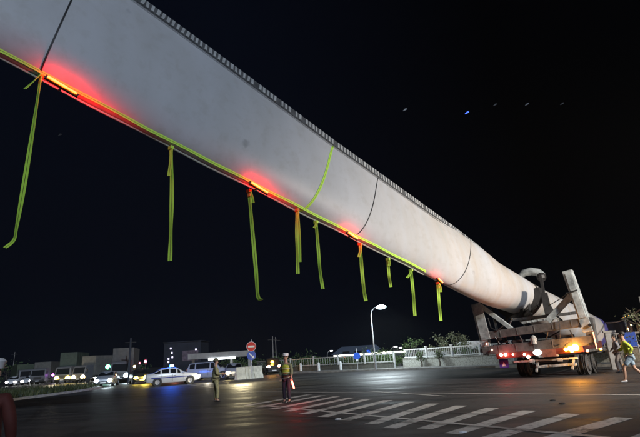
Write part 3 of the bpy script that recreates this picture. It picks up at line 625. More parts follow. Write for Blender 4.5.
# ---------------------------------------------------------------- vehicles
def car(name, loc, rz, label, cat, paint_m, suv=False, wagon=False, head=None, tail=None, police=False, group=None, far=False):
    e = empty(name, loc, rz, label, cat, group)
    if suv: st = [(-2.3, .55, .95, .95, .60), (-2.25, .45, 1.05, 1.12, .86), (-2.05, .40, 1.08, 1.66, .88), (-1.4, .30, 1.08, 1.74, .92), (.1, .28, 1.07, 1.75, .93), (.55, .28, 1.06, 1.70, .93), (1.15, .30, 1.05, 1.10, .92), (2.0, .35, .98, 1.02, .88), (2.3, .42, .86, .90, .70)]
    else: st = [(-2.3, .50, .80, .80, .62), (-2.22, .38, .93, .97, .80), (-1.72, .27, .96, 1.03, .86), (-1.05, .25, .96, 1.38, .88), (-.35, .24, .95, 1.44, .89), (.25, .24, .94, 1.41, .89), (.98, .25, .92, .98, .89), (1.9, .28, .82, .86, .85), (2.28, .36, .64, .68, .66)]
    mb = MB(); vs = []; rings = []
    for x, zb, zl, zr, w in st:
        cab_ = zr - zl > .2; wr = w * (.74 if cab_ else .90)
        ring = [(w * .90, zb), (w, zb + .18), (w, (zb + zl) / 2 + .08), (w * .965, zl), (wr, zr - (.03 if cab_ else .0)), (wr * .55, zr + .03), (0, zr + .045)]
        ring = ring + [(-a, b) for a, b in ring[-2::-1]]
        rings.append([Vector((x, a, b)) for a, b in ring])
    nn = len(rings[0])
    for r_ in rings: vs += r_
    fs = []
    for i in range(len(rings) - 1):
        for k in range(nn - 1): fs.append((i * nn + k, i * nn + k + 1, (i + 1) * nn + k + 1, (i + 1) * nn + k))
        fs.append((i * nn + nn - 1, i * nn, (i + 1) * nn, (i + 1) * nn + nn - 1))
    fs += [tuple(range(nn)), tuple((len(rings) - 1) * nn + k for k in range(nn))[::-1]]
    mb.add(vs, fs); mb.build('body', paint_m, e, smooth=True)
    def inset(q, m_=.06, out=.006):
        c = sum(q, Vector()) / 4; nrm = (q[1] - q[0]).cross(q[3] - q[0]).normalized()
        if nrm.dot(c - Vector((0, 0, .9))) < 0: nrm = -nrm
        r_ = []
        for i in range(4):
            a_, b_, d_ = q[i], q[(i + 1) % 4], q[i - 1]
            r_.append(a_ + (b_ - a_).normalized() * min(m_, (b_ - a_).length * .4) + (d_ - a_).normalized() * min(m_, (d_ - a_).length * .4) + nrm * out)
        return r_
    cabs = [i for i in range(len(st)) if st[i][3] - st[i][2] > .2]
    i0, i1 = cabs[0], cabs[-1]
    for side in (0, 1):
        kk = (3, 4) if side == 0 else (nn - 4, nn - 5)
        for i in range(i0 - (0 if suv else 1), i1 + 1):
            q = [rings[i][kk[0]], rings[i + 1][kk[0]], rings[i + 1][kk[1]], rings[i][kk[1]]]
            mb = MB(); mb.add(inset(q), [(0, 1, 2, 3)]); mb.build('side_window', M['glass'], e)
    for i, nm in ((i0 - 1, 'rear_window'), (i1, 'windscreen')):
        q = [rings[i][4], rings[i + 1][4], rings[i + 1][nn - 5], rings[i][nn - 5]]
        for z_ in q: z_.z += .0
        mb = MB(); mb.add(inset(q, .07, .05), [(0, 1, 2, 3)]); mb.build(nm, M['glass'], e)
    r_ = .37 if suv else .315; wx = (-1.35, 1.38)
    for x in wx:
        for sy in (-1, 1):
            w_ = wheel_mesh(e, (x, sy * (.81 if not suv else .84), r_), r_, .2, rim='rim'); w_.rotation_euler = (0, 0, R(90))
            mb = MB(); mb.cyl((x, sy * (.79 if not suv else .83), r_ + .02), r_ + .06, .205, 'Y', 22); mb.build('wheel_arch', M['blackp'], e)
    zf = .62 if not suv else .85
    mb = MB(); mb.box((2.27, 0, zf - .16), (.06, .9, .14)); mb.build('grille', M['blackp'], e)
    mb = MB(); mb.box((2.305, 0, .42), (.02, .5, .11)); mb.box((-2.31, 0, .60), (.02, .5, .11)); mb.build('number_plate', M['signwhite'], e)
    mb = MB(); mb.box((2.25, 0, .33), (.12, 1.35, .12)); mb.build('front_bumper_trim', M['blackp'], e, bevel=.02)
    for sy in (-.58, .58):
        mb = MB(); mb.ball((2.2, sy, zf), .17 if far else .11, 10, sc=(.9, 1.5, .8)); mb.build('headlight', M[head] if head else M['chrome'], e, smooth=True)
        mb = MB(); mb.ball((-2.22, sy, zf + (.12 if not suv else .22)), .10, 10, sc=(.9, 1.5, .9)); mb.build('tail_light', M[tail] if tail else M['signred'], e, smooth=True)
        if not far:
            mb = MB(); mb.ball((.78, sy * 1.72, 1.0 if not suv else 1.15), .09, 8, sc=(.8, 1, .8)); mb.build('wing_mirror', paint_m, e, smooth=True)
            for x in (-1.0, -.1, .85):
                mb = MB(); mb.box((x, (.912 if not suv else .955) * (1 if sy > 0 else -1), .62 if not suv else .75), (.014, .014, .58)); mb.build('door_seam', M['blackp'], e)
            for x in (-.25, .6):
                mb = MB(); mb.box((x - .5, (.915 if not suv else .95) * (1 if sy > 0 else -1), .80 if not suv else .92), (.16, .02, .03)); mb.build('door_handle', M['chrome'], e)
    if police:
        for sy in (-1, 1):
            mb = MB(); mb.box((-.2, sy * .906, .66), (3.3, .012, .07)); mb.build('side_stripe', M['bluep'], e)
        mb = MB(); mb.box((-.1, 0, 1.50), (.30, 1.1, .05)); mb.build('light_bar_base', M['blackp'], e)
        mb = MB(); mb.box((-.1, 0, 1.60), (.26, 1.05, .2), taper=.85); mb.build('light_bar', M['e_blue'], e, bevel=.02)
        lamp((-.1, 0, 1.95), (.02, .12, 1), 200, e, .35)
    return e
pr, pf = gnd(157, 389.3), gnd(190, 386.8); dirp = (pf - pr); pc = (pr + pf) / 2 + Vector((.45, .65, 0)); 
ang = math.atan2(dirp.y, dirp.x); pc = at(172.5, 386, 43)
car('police_car', (pc.x, pc.y, 0), R(24), 'white police saloon with a blue stripe and a lit blue roof light', 'police car', M['white'], police=True, head='e_warm')
p = gnd(205, 380.0); car('parked_suv', (p.x + .6, p.y, 0), R(2), 'silver four-wheel-drive car standing behind the police car', 'car', M['silver'], suv=True, tail='e_redcore')
lamp((p.x - 2.9, p.y - .6, 1.1), (1, .3, .15), 25, None, .1)
lamp((pc.x + 3.2, pc.y - .3, .7), (1, .9, .7), 60, None, .1)

def box_truck(loc, rz, label, boxm, L=6.0, h=3.4, head=None, group='lorries waiting beyond the island', spot=0, extra=None):
    e = empty('box_truck', loc, rz, label, 'lorry', group)       # faces local -Y (cab toward viewer at -Y)
    mb = MB(); mb.box((0, L / 2 - .4, .95 + (h - .95) / 2), (2.45, L, h - .95)); 
    for k in range(7): mb.box((0, -.2 + k * L / 6.3, .95 + (h - .95) / 2), (2.49, .05, h - 1.0))
    mb.build('cargo_box', boxm, e, bevel=.02)
    mb = MB(); prof = [(-2.35, .5), (-2.45, 1.25), (-2.2, 2.25), (-1.9, 2.45), (-.6, 2.5), (-.6, .5)]
    n_ = len(prof); mb.add([(-1.08, y, z) for y, z in prof] + [(1.08, y, z) for y, z in prof], [tuple(range(n_)), tuple(range(n_, 2 * n_))] + [(i, (i + 1) % n_, n_ + (i + 1) % n_, n_ + i) for i in range(n_)])
    mb.build('cab', mat('dull_cab_paint', (.16, .16, .17), .4), e, bevel=.05)
    mb = MB(); mb.add([(-.95, -2.43, 1.35), (.95, -2.43, 1.35), (.9, -2.23, 2.2), (-.9, -2.23, 2.2)], [(0, 1, 2, 3)]); mb.build('windscreen', M['glass'], e)
    mb = MB(); mb.box((0, L / 2 - 1, .75), (.9, L + 1.5, .25)); mb.build('chassis', M['dark'], e)
    mb = MB(); mb.box((0, -2.47, .55), (2.1, .14, .28)); mb.build('bumper', M['blackp'], e, bevel=.03)
    mb = MB()
    for k in range(4): mb.box((0, -2.47, .85 + k * .1), (1.1, .03, .05))
    mb.build('grille', M['blackp'], e)
    mb = MB(); mb.box((0, -2.55, .56), (.5, .02, .12)); mb.build('number_plate', M['signwhite'], e)
    for x in (-1.28, 1.28):
        mb = MB(); mb.box((x, -2.2, 1.75), (.14, .08, .42)); mb.bar((x * .82, -2.1, 1.9), (x, -2.2, 1.9), .03, .03); mb.build('mirror', M['blackp'], e)
    for y in (-1.55, L - 2.0):
        for x in (-.95, .95): wheel_mesh(e, (x, y, .45), .45, .26)
    for x in (-.78, .78):
        mb = MB(); mb.ball((x, -2.42, .8), .30 if head else .13, 10, sc=(1.2, .5, 1)); mb.build('headlight', M[head] if head else M['chrome'], e, smooth=True)
    if spot: lamp((0, -7.0, 1.3), (1, .88, .6) if head != 'e_cool' else (.8, .95, 1), spot * 2.2, e, .25)  # added point light without a body, brightens the cab and box
    return e
def far(px, Y): p = at(px, 370, Y); return (p.x, Y, 0)
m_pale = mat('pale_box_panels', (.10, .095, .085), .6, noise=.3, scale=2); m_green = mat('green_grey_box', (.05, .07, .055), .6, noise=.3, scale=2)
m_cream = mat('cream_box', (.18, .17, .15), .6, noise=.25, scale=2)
# the lorry with the printed pale side panel, behind the utility pole
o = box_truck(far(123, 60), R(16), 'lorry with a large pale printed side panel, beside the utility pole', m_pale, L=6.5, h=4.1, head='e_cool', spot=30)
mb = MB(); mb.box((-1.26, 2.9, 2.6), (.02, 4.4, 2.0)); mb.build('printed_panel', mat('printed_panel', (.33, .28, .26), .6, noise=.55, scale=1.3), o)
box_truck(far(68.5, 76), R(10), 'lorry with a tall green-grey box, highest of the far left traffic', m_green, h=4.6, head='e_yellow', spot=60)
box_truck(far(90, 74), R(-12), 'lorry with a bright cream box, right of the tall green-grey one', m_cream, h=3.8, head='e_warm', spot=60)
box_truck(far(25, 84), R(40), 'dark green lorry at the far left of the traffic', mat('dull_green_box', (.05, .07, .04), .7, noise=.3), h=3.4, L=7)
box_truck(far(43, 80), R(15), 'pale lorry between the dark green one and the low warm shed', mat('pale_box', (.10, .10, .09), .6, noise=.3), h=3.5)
# low shed
def shed(loc, rz, w, d, h, label, wallm, roofm, n=4, lit=None):
    e = empty('shed', loc, rz, label, 'building')
    mb = MB(); mb.box((0, 0, h / 2), (w, d, h)); mb.build('wall', wallm, e)
    mb = MB(); mb.prism([(-d / 2 - .4, h), (d / 2 + .4, h), (0, h + .9)], -w / 2 - .4, w / 2 + .4, f=lambda x, y, z: (z, x, y)); mb.build('roof', roofm, e)
    for k in range(n):
        x = -w / 2 + w * (k + .5) / n; mb = MB(); mb.box((x, -d / 2 - .02, h * .5), (w / n * .55, .05, h * .4)); mb.build('window', lit if lit and k % 2 else M['glass'], e)
    return e
shed(far(60, 90), 0, 5.5, 5, 2.6, 'low warm-lit shed behind the waiting lorries', M['wall'], M['darkwall'], 4, em('lit_window_warm', (1, .75, .5), .7))
# row of parked cars far left
proto = car('parked_car', (*far(16, 82)[:2], 0), R(-70), 'white car at the left end of the row beyond the island', 'car', M['white'], far=True, head='e_white', group='cars queuing beyond the island')
labs = ['second car of the row beyond the island', 'third car of the row beyond the island', 'fourth car of the row, below the pale lorry', 'fifth car of the row, left of the low warm shed', 'sixth car of the row, in front of the low warm shed', 'seventh car of the row, left of the yellow headlights', 'car at the right end of the row, left of the bright white headlight']
for k, (px, Y, a, lab) in enumerate(zip((24, 32, 39, 46, 54, 61, 97), (86, 82, 88, 84, 90, 82, 78), (-60, -75, -64, -80, -70, -62, -85), labs)):
    c = copy_tree(proto); p = far(px, Y); c.location = (p[0], p[1], 0); c.rotation_euler = (0, 0, R(a)); c['label'] = lab
for k, (px, Y, a, lab) in enumerate(((21, 96, -60, 'small far car behind the left end of the row'), (35, 98, -66, 'small far car seen between the second and third cars of the row'), (51, 96, -72, 'small far car below the purple signal'), (66, 94, -74, 'small far car just left of the bright yellow headlights'), (79, 92, -80, 'small far car between the two pairs of yellow headlights'), (101, 84, -84, 'small far car left of the green signal light'))):
    c = copy_tree(proto); p = far(px, Y); c.location = (p[0], p[1], 0); c.rotation_euler = (0, 0, R(a)); c['label'] = lab
car('oncoming_car', (*far(108, 50)[:2], 0), R(-75), 'oncoming car with a dazzling white headlight by the island tip', 'car', M['silver'], far=True, head='e_cool')
lamp((far(108, 47)[0], 46.6, .75), (.8, .95, 1), 40, None, .2)
car('queuing_car', (*far(140, 52)[:2], 0), R(-62), 'dark car with yellow headlights behind the police car boot', 'car', mat('dark_car', (.04, .045, .05), .3), far=True, head='e_yellow')
lamp((far(143, 48)[0], 48.6, .9), (1, .75, .12), 70, None, .2)
car('dark_pickup', (*far(273, 56)[:2], 0), R(-80), 'dark vehicle with a glowing orange roof beacon behind the barrier', 'car', mat('dark_paint', (.02, .022, .03), .3), suv=True, far=True, head='e_redcore')
mb = MB(); p = at(272.3, 362, 55); mb.ball((0, 0, 0), .17, 12); o = mb.build('roof_beacon', M['e_amber'], smooth=True); o.location = p
tag(o, 'orange beacon glowing on the roof of the dark vehicle', 'beacon'); lamp((p.x, p.y - .4, p.z + .3), (1, .5, .08), 55, None, .15)

# ---------------------------------------------------------------- barrier, gate, signs, poles, lamps
c0 = gnd(236, 380); c1 = gnd(262, 377.6); mb = MB(); dd = (c1 - c0)
e = empty('concrete_barrier', c0, math.atan2(dd.y, dd.x), 'white concrete barrier lit by headlights, below the no-entry sign', 'barrier')
for k in range(3):
    mb = MB(); Lb = dd.length / 3; x = Lb * (k + .5); mb.prism([(-.3, 0), (.3, 0), (.22, .25), (.10, .55), (.08, 1.1), (-.08, 1.1), (-.10, .55), (-.22, .25)], x - Lb / 2 + .02, x + Lb / 2 - .02, f=lambda a, b, z: (z, a, b))
    mb.build('barrier_block', mat('whitewashed_concrete', (.62, .60, .52), .8, noise=.3, scale=3), e)
p = gnd(228, 380); q = gnd(232, 384)
lamp((q.x + .8, q.y, 1.2), (1, .85, .5), 520, None, .6)
hl = car('approaching_car', (gnd(229, 380).x, gnd(229, 380).y + 2.5, 0), R(-78), 'approaching car with a glaring warm headlight, right of the uniformed officer', 'car', M['silver'], far=True, head='e_warm')
# traffic signs
def sign_pole(loc, h, label, cat='traffic sign'):
    e = empty('traffic_sign', loc, 0, label, cat); mb = MB(); mb.cyl((0, 0, h / 2), .04, h, 'Z', 10); mb.build('pole', M['galv'], e, smooth=True); return e
sp = gnd(252, 379); Ys = sp.y
e = sign_pole((sp.x, Ys, 0), 3.5, 'red no-entry disc above a blue round sign on one pole')
zt = at(252, 346.5, Ys).z; zb_ = at(252, 355.5, Ys).z
mb = MB(); mb.cyl((0, -.06, zt), .42, .02, 'Y', 28); mb.build('no_entry_disc', M['signred'], e); mb = MB(); mb.box((0, -.08, zt), (.6, .012, .15)); mb.build('white_bar', M['signwhite'], e)
mb = MB(); mb.tube([(0.43 * math.cos(t), -.065, zt + .43 * math.sin(t)) for t in [2 * math.pi * i / 28 for i in range(29)]], .02, 6); mb.build('disc_rim', M['signwhite'], e)
mb = MB(); mb.cyl((0, -.06, zb_), .42, .02, 'Y', 28); mb.build('blue_disc', M['signblue'], e)
mb = MB(); mb.bar((-.2, -.08, zb_ + .2), (.16, -.08, zb_ - .16), .10, .012, upd=(0, 1, 0)); mb.add([(.26, -.083, zb_ - .26), (.24, -.083, zb_ + .02), (-.02, -.083, zb_ - .24)], [(0, 1, 2)]); mb.build('white_arrow', M['signwhite'], e)
sp = gnd(358, 371.6); e = sign_pole((sp.x, sp.y, .13), 2.0, 'small round blue sign on a short white pole by the kerb')
z2 = at(358, 356, sp.y).z - .13
mb = MB(); mb.cyl((0, -.06, z2), .34, .02, 'Y', 26); mb.build('blue_disc', M['signblue'], e); mb = MB(); mb.box((0, -.075, z2 - .38), (.14, .012, .2)); mb.build('plate', M['signwhite'], e)
# blue rectangular board at right
pb = at(631, 342, 27.5)
e = empty('blue_signboard', (pb.x, 27.5, .14), R(-28), 'blue rectangular board on posts behind the walking man', 'sign')
mb = MB(); mb.box((0, 0, pb.z), (.6, .04, .8)); mb.build('board', mat('bright_blue_board', (.02, .07, .38), .5), e)
for x in (-.3, .3): mb = MB(); mb.cyl((x, .05, pb.z / 2), .03, pb.z, 'Z', 8); mb.build('post', M['galv'], e)
# bollards
for px, py, lab in ((301, 372.4, 'leftmost of the three low white bollards on the kerb'), (319, 372, 'middle one of the three low white bollards'), (341, 371.4, 'rightmost of the three low white bollards, left of the round blue sign')):
    g_ = gnd(px, py); mb = MB(); mb.lathe((0, 0, 0), [(0, .16), (.75, .14), (.86, .09)], 'Z', 12); o = mb.build('bollard', M['whitep'], smooth=True); o.location = (g_.x, g_.y, .13); tag(o, lab, 'bollard', 'bollards on the kerb')
# street lamps
def street_lamp(loc, h, rz, label, arm=1.2, watts=500, col=(.82, .95, 1), sun=None, head='e_cool', rad=.2, group='street lamps', soft=.18):
    e = empty('street_lamp', loc, rz, label, 'street lamp', group)
    mb = MB(); mb.tube([(0, 0, 0), (0, 0, .6), (0, 0, .62), (0, 0, h - .7)], [.11, .11, .075, .05], 12); mb.build('pole', M['galv'], e, smooth=True)
    mb = MB(); mb.tube([(0, 0, h - .75), (.1, 0, h - .3), (.4, 0, h - .06), (arm, 0, h)], [.05, .045, .04, .04], 8); mb.build('arm', M['galv'], e, smooth=True)
    mb = MB(); mb.box((arm + .25, 0, h + .03), (.66, .26, .10), taper=.7); mb.build('lamp_head', M['galv'], e, bevel=.02)
    mb = MB(); mb.ball((arm + .28, 0, h - .06), rad, 12, sc=(1.3, .9, .5)); mb.build('lens', M[head], e, smooth=True)
    if watts: lamp((arm + .28, 0, h - .45), col, watts, e, soft, spot=165, aim=(arm + .28, 0, 0), blend=.3)
    return e
pl = gnd(376.5, 371.3); ph = at(377, 307, pl.y)
street_lamp((pl.x, pl.y + .4, .13), ph.z - .1, R(-20), 'tall street lamp glowing cool white above the kerb', .75, 2300, rad=.38, soft=1.4)
# floodlight mast on the near roadside, right of the picture, unseen, read off the warm light on blade and trailer
fl = street_lamp((21, 8.0, 0), 9.0, R(170), 'tall floodlight mast on the near right roadside, lighting the trailer', 1.8, 0, head='e_warm')
lamp((19.2, 8.6, 8.5), (1, .90, .78), 14500, None, .2, 'floodlight', spot=108, aim=(10.5, 22, 1.5), blend=1.0)
# distant yard lamps
for px, py, Y, lab in ((331, 350.5, 82, 'leftmost small distant yard lamp above the lit roof edge'), (347, 350.5, 80, 'small distant yard lamp right above the lit roof edge'), (395, 346.5, 70, 'distant yard lamp left of the small roadside tree'), (400, 347.5, 74, 'dimmer distant yard lamp, rightmost of the four')):
    p = at(px, py, Y); street_lamp((p.x - .7, Y, 0), p.z, 0, lab, .5, 0, rad=.18, head='e_white')
# poles
def upole(px, pyt, Y, label, r=.13):
    p = at(px, pyt, Y); e = empty('utility_pole', (p.x, Y, 0), 0, label, 'pole'); mb = MB(); mb.tube([(0, 0, 0), (0, 0, p.z)], [r, r * .6], 10); mb.build('pole', M['darkwall'] if r > .12 else M['concrete'], e, smooth=True)
    mb = MB(); mb.box((0, 0, p.z - .5), (1.3, .08, .08)); mb.build('crossarm', M['dark'], e); return e
upole(131, 338, 56, 'dark utility pole in front of the printed lorry', .17)
upole(272.5, 336, 66, 'left one of two thin pale poles above the orange beacon', .08); upole(275.5, 337, 67, 'right one of two thin pale poles above the orange beacon', .08)
upole(15, 352, 95, 'slender mast left of the far lorries', .07)
# small coloured lights among the traffic
def roadside_light(px, py, Y, mm, r, label, watts=0, col=(1, 1, 1)):
    p = at(px, py, Y); e = empty('signal_light', (p.x, Y, 0), 0, label, 'signal light')
    mb = MB(); mb.cyl((0, .12, p.z / 2), .05, p.z, 'Z', 8); mb.box((0, .1, p.z), (.2 + r, .12, .45 + r)); mb.build('post', M['dark'], e)
    mb = MB(); mb.ball((0, -.02, p.z), r, 10); mb.build('lens', M[mm], e, smooth=True)
    if watts: lamp((0, -.5, p.z), col, watts, e, .15)
roadside_light(108, 367, 62, 'e_green', .30, 'green signal light left of the printed lorry', 20, (.2, 1, .6))
roadside_light(53, 375, 80, 'e_purple', .22, 'purple signal light among the far left cars')
roadside_light(41, 377, 78, 'e_green', .12, 'tiny green signal light among the far left cars')
roadside_light(146, 377.5, 50, 'e_yellow', .24, 'large yellow lamp behind the boot of the police car', 20, (1, .75, .1))
roadside_light(145.5, 361.5, 58, 'e_pink', .16, 'pink-red signal light above the queuing car', 10, (1, .2, .25))
roadside_light(139.7, 363, 60, 'e_pink', .09, 'smaller red signal light left of the pink-red one')
roadside_light(202, 366.3, 54, 'e_warm', .18, 'warm signal light above the silver four-wheel-drive', 10, (1, .8, .4))
roadside_light(134.5, 366.5, 57, 'e_warm', .12, 'small warm signal light just right of the utility pole')
# control building with blue outline and windows
p = at(183, 366, 78)
e = empty('building', (p.x, 78, 0), 0, 'dark blocky building with a few tiny lit windows behind the police light', 'building')
mb = MB(); mb.box((0, 2, 2.6), (6.0, 5, 5.2)); mb.box((0, 2, 5.25), (6.3, 5.3, .12)); mb.build('wall', M['darkwall'], e)
for x, z in ((-1.9, 4.3), (-1.7, 3.6), (-1.6, 2.9), (-2.2, 2.2), (-2.2, 2.7), (2.2, 3.9)):
    mb = MB(); mb.box((x, -.53, z), (.22, .05, .28)); mb.build('window', em('lit_window_violet', (.8, .75, 1), 1.5), e)
mb = MB(); mb.box((1.3, -.55, 3.0), (2.6, .06, 1.6)); mb.build('billboard', mat('faded_poster', (.16, .12, .15), .6, noise=.6, scale=2), e)
# entrance canopy with a bright strip
p = at(221, 359, 62)
e = empty('entrance_canopy', (p.x, 62, 0), R(4), 'flat-roofed entrance canopy with a bright white strip light', 'canopy')
mb = MB(); mb.box((0, 1.5, p.z + .5), (8.2, 4, .7)); mb.build('roof', M['wall'], e)
mb = MB(); mb.box((.2, -.56, p.z + .05), (3.4, .06, .22)); mb.build('strip_light', em('canopy_strip', (.85, .93, 1), 7), e)
for x in (-3.6, -1.2, 1.3, 3.6): mb = MB(); mb.box((x, .4, p.z / 2 + .1), (.3, .3, p.z + .1)); mb.build('column', M['wall'], e)
# long warehouse with lit eaves
pa, pb2 = at(334, 355.7, 74), at(372, 353.5, 72)
dd = pb2 - pa; e = empty('warehouse', (pa.x, pa.y, 0), math.atan2(dd.y, dd.x), 'long low warehouse with a glowing white strip along its eaves', 'building')
L = dd.length + 4; mb = MB(); mb.box((L / 2, 5, pa.z / 2), (L, 10, pa.z)); mb.build('wall', mat('bluish_cladding', (.12, .13, .17), .7, noise=.2), e)
mb = MB(); mb.prism([(-.4, pa.z + .12), (10.5, pa.z + .12), (5, pa.z + 1.3)], -.3, L * .55, f=lambda x, y, z: (z, x, y)); mb.build('roof', mat('pale_blue_roof', (.16, .2, .27), .6), e)
mb = MB(); mb.box((L / 2, -.08, pa.z - .06), (L, .12, .20)); mb.build('eaves_strip_light', M['e_strip'], e)
for k in range(5): mb = MB(); mb.box((2 + k * 1.9, -.04, 1.3), (1.1, .05, 1.6)); mb.build('window', M['glass'], e)
pa2 = at(386, 352.6, 66); e = empty('kiosk', (pa2.x, 66, 0), 0, 'small kiosk with a lit roof edge behind the street lamp', 'building')
mb = MB(); mb.box((0, 2, pa2.z / 2 - .1), (5, 4, pa2.z - .2)); mb.build('wall', M['darkwall'], e); mb = MB(); mb.box((0, -.1, pa2.z), (5.2, .16, .22)); mb.build('strip_light', M['e_strip'], e)
def along(P, d):
    out = []; acc = 0
    for i in range(len(P) - 1):
        out.append((P[i], acc)); acc += (P[i + 1] - P[i]).length
    for i in range(len(P) - 1):
        l = (P[i + 1] - P[i]).length
        if out[i][1] + l >= d or i == len(P) - 2:
            t = (P[i + 1] - P[i]) / l; return P[i] + t * (d - out[i][1]), math.atan2(t.y, t.x)
FL = offset(KP, 2.6)
def dist_at(px):
    best = None; d = 0
    while d < 75:
        p, _ = along(FL, d); q = Vector((p.x, p.y, 1)) - EYE; x = 320 + F * q.dot(rt) / q.dot(fw)
        if best is None or abs(x - px) < best[0]: best = (abs(x - px), d)
        d += .1
    return best[1]
# small buildings behind the white fence
def beyond(px, py, k):
    Y = along(FL, dist_at(px))[0].y + k; return at(px, py, Y)
p = beyond(445, 350, 5); e = empty('guard_hut', (p.x, p.y, .14), R(-42), 'small pale guard hut whose roof shows above the white fence', 'hut')
mb = MB(); mb.box((0, 0, p.z / 2), (3.6, 2.4, p.z)); mb.build('wall', M['wall'], e); mb = MB(); mb.box((0, 0, p.z + .07), (4.0, 2.8, .16)); mb.build('roof', M['whitep'], e)
p = beyond(469, 346, 4); e = empty('water_tank', (p.x, p.y, .14), R(-42), 'pale rooftop tank box right of the guard hut, behind the fence', 'tank')
mb = MB(); mb.box((0, 0, p.z - .1), (1.9, 1.3, .75)); mb.build('tank_body', M['whitep'], e, bevel=.05); mb = MB(); mb.box((0, 0, (p.z - .5) / 2), (2.2, 1.8, p.z - .5)); mb.build('base', M['wall'], e)

# ---------------------------------------------------------------- fences
def fence(d0, d1, step, label, wallh, wallm, railm, top_, thin, bars=.22, name='fence'):
    e = empty(name, (*along(FL, d0)[0], .14), 0, label, 'fence'); o = Vector((*along(FL, d0)[0], .0)); n_ = int((d1 - d0) / step)
    mbw = MB()
    for k in range(n_):
        a, _ = along(FL, d0 + k * step); b, ang_ = along(FL, d0 + (k + 1) * step); A = Vector((*a, 0)) - o; B = Vector((*b, 0)) - o; dd = (B - A)
        mbw.bar(A + Vector((0, 0, wallh / 2)), B + Vector((0, 0, wallh / 2)), .3, wallh)
        mbw.bar(A + Vector((0, 0, wallh + .03)), B + Vector((0, 0, wallh + .03)), .36, .06)
        mb = MB(); mb.box(A + Vector((0, 0, top_ / 2 + .05)), (.16, .16, top_ + .1), rz=ang_); mb.box(A + Vector((0, 0, top_ + .13)), (.22, .22, .06), rz=ang_); mb.build('post', railm, e)
        mb = MB(); u_ = dd.normalized()
        for z in (wallh + .16, top_ - .05): mb.bar(A + u_ * .12 + Vector((0, 0, z)), B - u_ * .12 + Vector((0, 0, z)), .05, thin)
        x = .12
        while x < dd.length - .12:
            mb.bar(A + u_ * x + Vector((0, 0, wallh + .16)), A + u_ * x + Vector((0, 0, top_ - .05)), .022, .022); x += bars
        mb.build('railing_panel', railm, e)
    mbw.build('base_wall', wallm, e)
    return e
rub = mat('rubble_stone', (.40, .39, .35), .9); n = rub.node_tree; b = n.nodes['Principled BSDF']
tc = n.nodes.new('ShaderNodeTexCoord'); vo = n.nodes.new('ShaderNodeTexVoronoi'); vo.inputs['Scale'].default_value = 5.0; vo.feature = 'DISTANCE_TO_EDGE'
n.links.new(tc.outputs['Object'], vo.inputs['Vector']); cr = n.nodes.new('ShaderNodeValToRGB'); cr.color_ramp.elements[0].color = (.20, .20, .17, 1); cr.color_ramp.elements[1].color = (.40, .40, .36, 1); cr.color_ramp.elements[1].position = .1
n.links.new(vo.outputs['Distance'], cr.inputs[0]); n.links.new(cr.outputs[0], b.inputs['Base Color'])
# distances along FL where px 400 / 505 fall are found by search
dA, dB, dC, dD = dist_at(512), dist_at(397), dist_at(255), dist_at(700)
fence(dA, dB, 2.75, 'white railing fence on a rubble stone wall, lit by the street lamp', .72, rub, M['whitep'], 1.62, .09, .20, 'white_railing_fence')
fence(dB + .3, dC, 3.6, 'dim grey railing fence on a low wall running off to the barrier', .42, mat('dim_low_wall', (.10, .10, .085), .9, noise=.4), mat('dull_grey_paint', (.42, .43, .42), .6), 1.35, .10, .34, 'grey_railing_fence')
fence(dD, dA - .3, 2.9, 'pale fence on a low wall behind the walking man', .75, rub, M['whitep'], 1.75, .1, .3, 'roadside_fence')
# gate pillar beside the tractor
gp = at(613.5, 352, 25.8); e = empty('gate_pillar', (gp.x, 25.8, 0), R(-20), 'weathered pale concrete pillar left of the walking man', 'pillar')
mb = MB(); mb.box((0, 0, .95), (.5, .3, 1.9), taper=.92); mb.build('shaft', M['concrete'], e, bevel=.02); mb = MB(); mb.box((0, 0, 1.94), (.58, .38, .1)); mb.build('cap', M['concrete'], e)

# ---------------------------------------------------------------- trees and hedge
def tree(loc, h, r, label, leaf, nleaf=900, ls=.10, seed=0, group='roadside trees', gap=.45):
    rnd = random.Random(seed); e = empty('tree', loc, 0, label, 'tree', group); mb = MB()
    mb.tube([(0, 0, 0), (.05, .03, h * .25), (-.04, .05, h * .5), (.06, 0, h * .8)], [.09, .07, .05, .02], 8); tips = []
    for k in range(13):
        z0 = h * rnd.uniform(.28, .7); a = rnd.uniform(0, 6.28); L = r * rnd.uniform(.5, 1.15); z1 = min(h, z0 + rnd.uniform(.1, .5) * h)
        m_ = Vector((math.cos(a) * L * .5, math.sin(a) * L * .5, (z0 + z1) / 2 - .05)); t_ = Vector((math.cos(a) * L, math.sin(a) * L, z1))
        mb.tube([(0, 0, z0), m_, t_], [.03, .02, .008], 5); tips += [t_, m_ * .4 + t_ * .6]
    mb.build('trunk', M['bark'], e, smooth=True); mb = MB()
    clumps = [(t_ + Vector((rnd.gauss(0, .12), rnd.gauss(0, .12), rnd.gauss(0, .1))) * r, r * rnd.uniform(.13, .32)) for t_ in tips if rnd.random() > gap * .3]
    for i in range(nleaf):
        c, cr_ = rnd.choice(clumps); p = c + Vector((rnd.gauss(0, 1), rnd.gauss(0, 1), rnd.gauss(0, .75))) * cr_ * .7
        d1 = Vector((rnd.gauss(0, 1), rnd.gauss(0, 1), rnd.gauss(0, 1))).normalized(); d2 = d1.cross(Vector((rnd.gauss(0, 1), rnd.gauss(0, 1), rnd.gauss(0, 1)))).normalized(); s_ = ls * rnd.uniform(.6, 1.4)
        mb.add([p, p + (d1 + d2 * .45) * s_ * .5, p + d1 * s_, p + (d1 - d2 * .45) * s_ * .5], [(0, 1, 2, 3)])
    mb.build('crown', leaf, e); return e
def fenceY(px):
    return along(FL, dist_at(px))[0].y
def treeat(px, py_top, Y, *a, **k):
    if k.pop('behind', 0): Y = fenceY(px) + 2.2 + (px % 3)
    p = at(px, py_top, Y); return tree((p.x, Y, .13), p.z - .13, *a, **k)
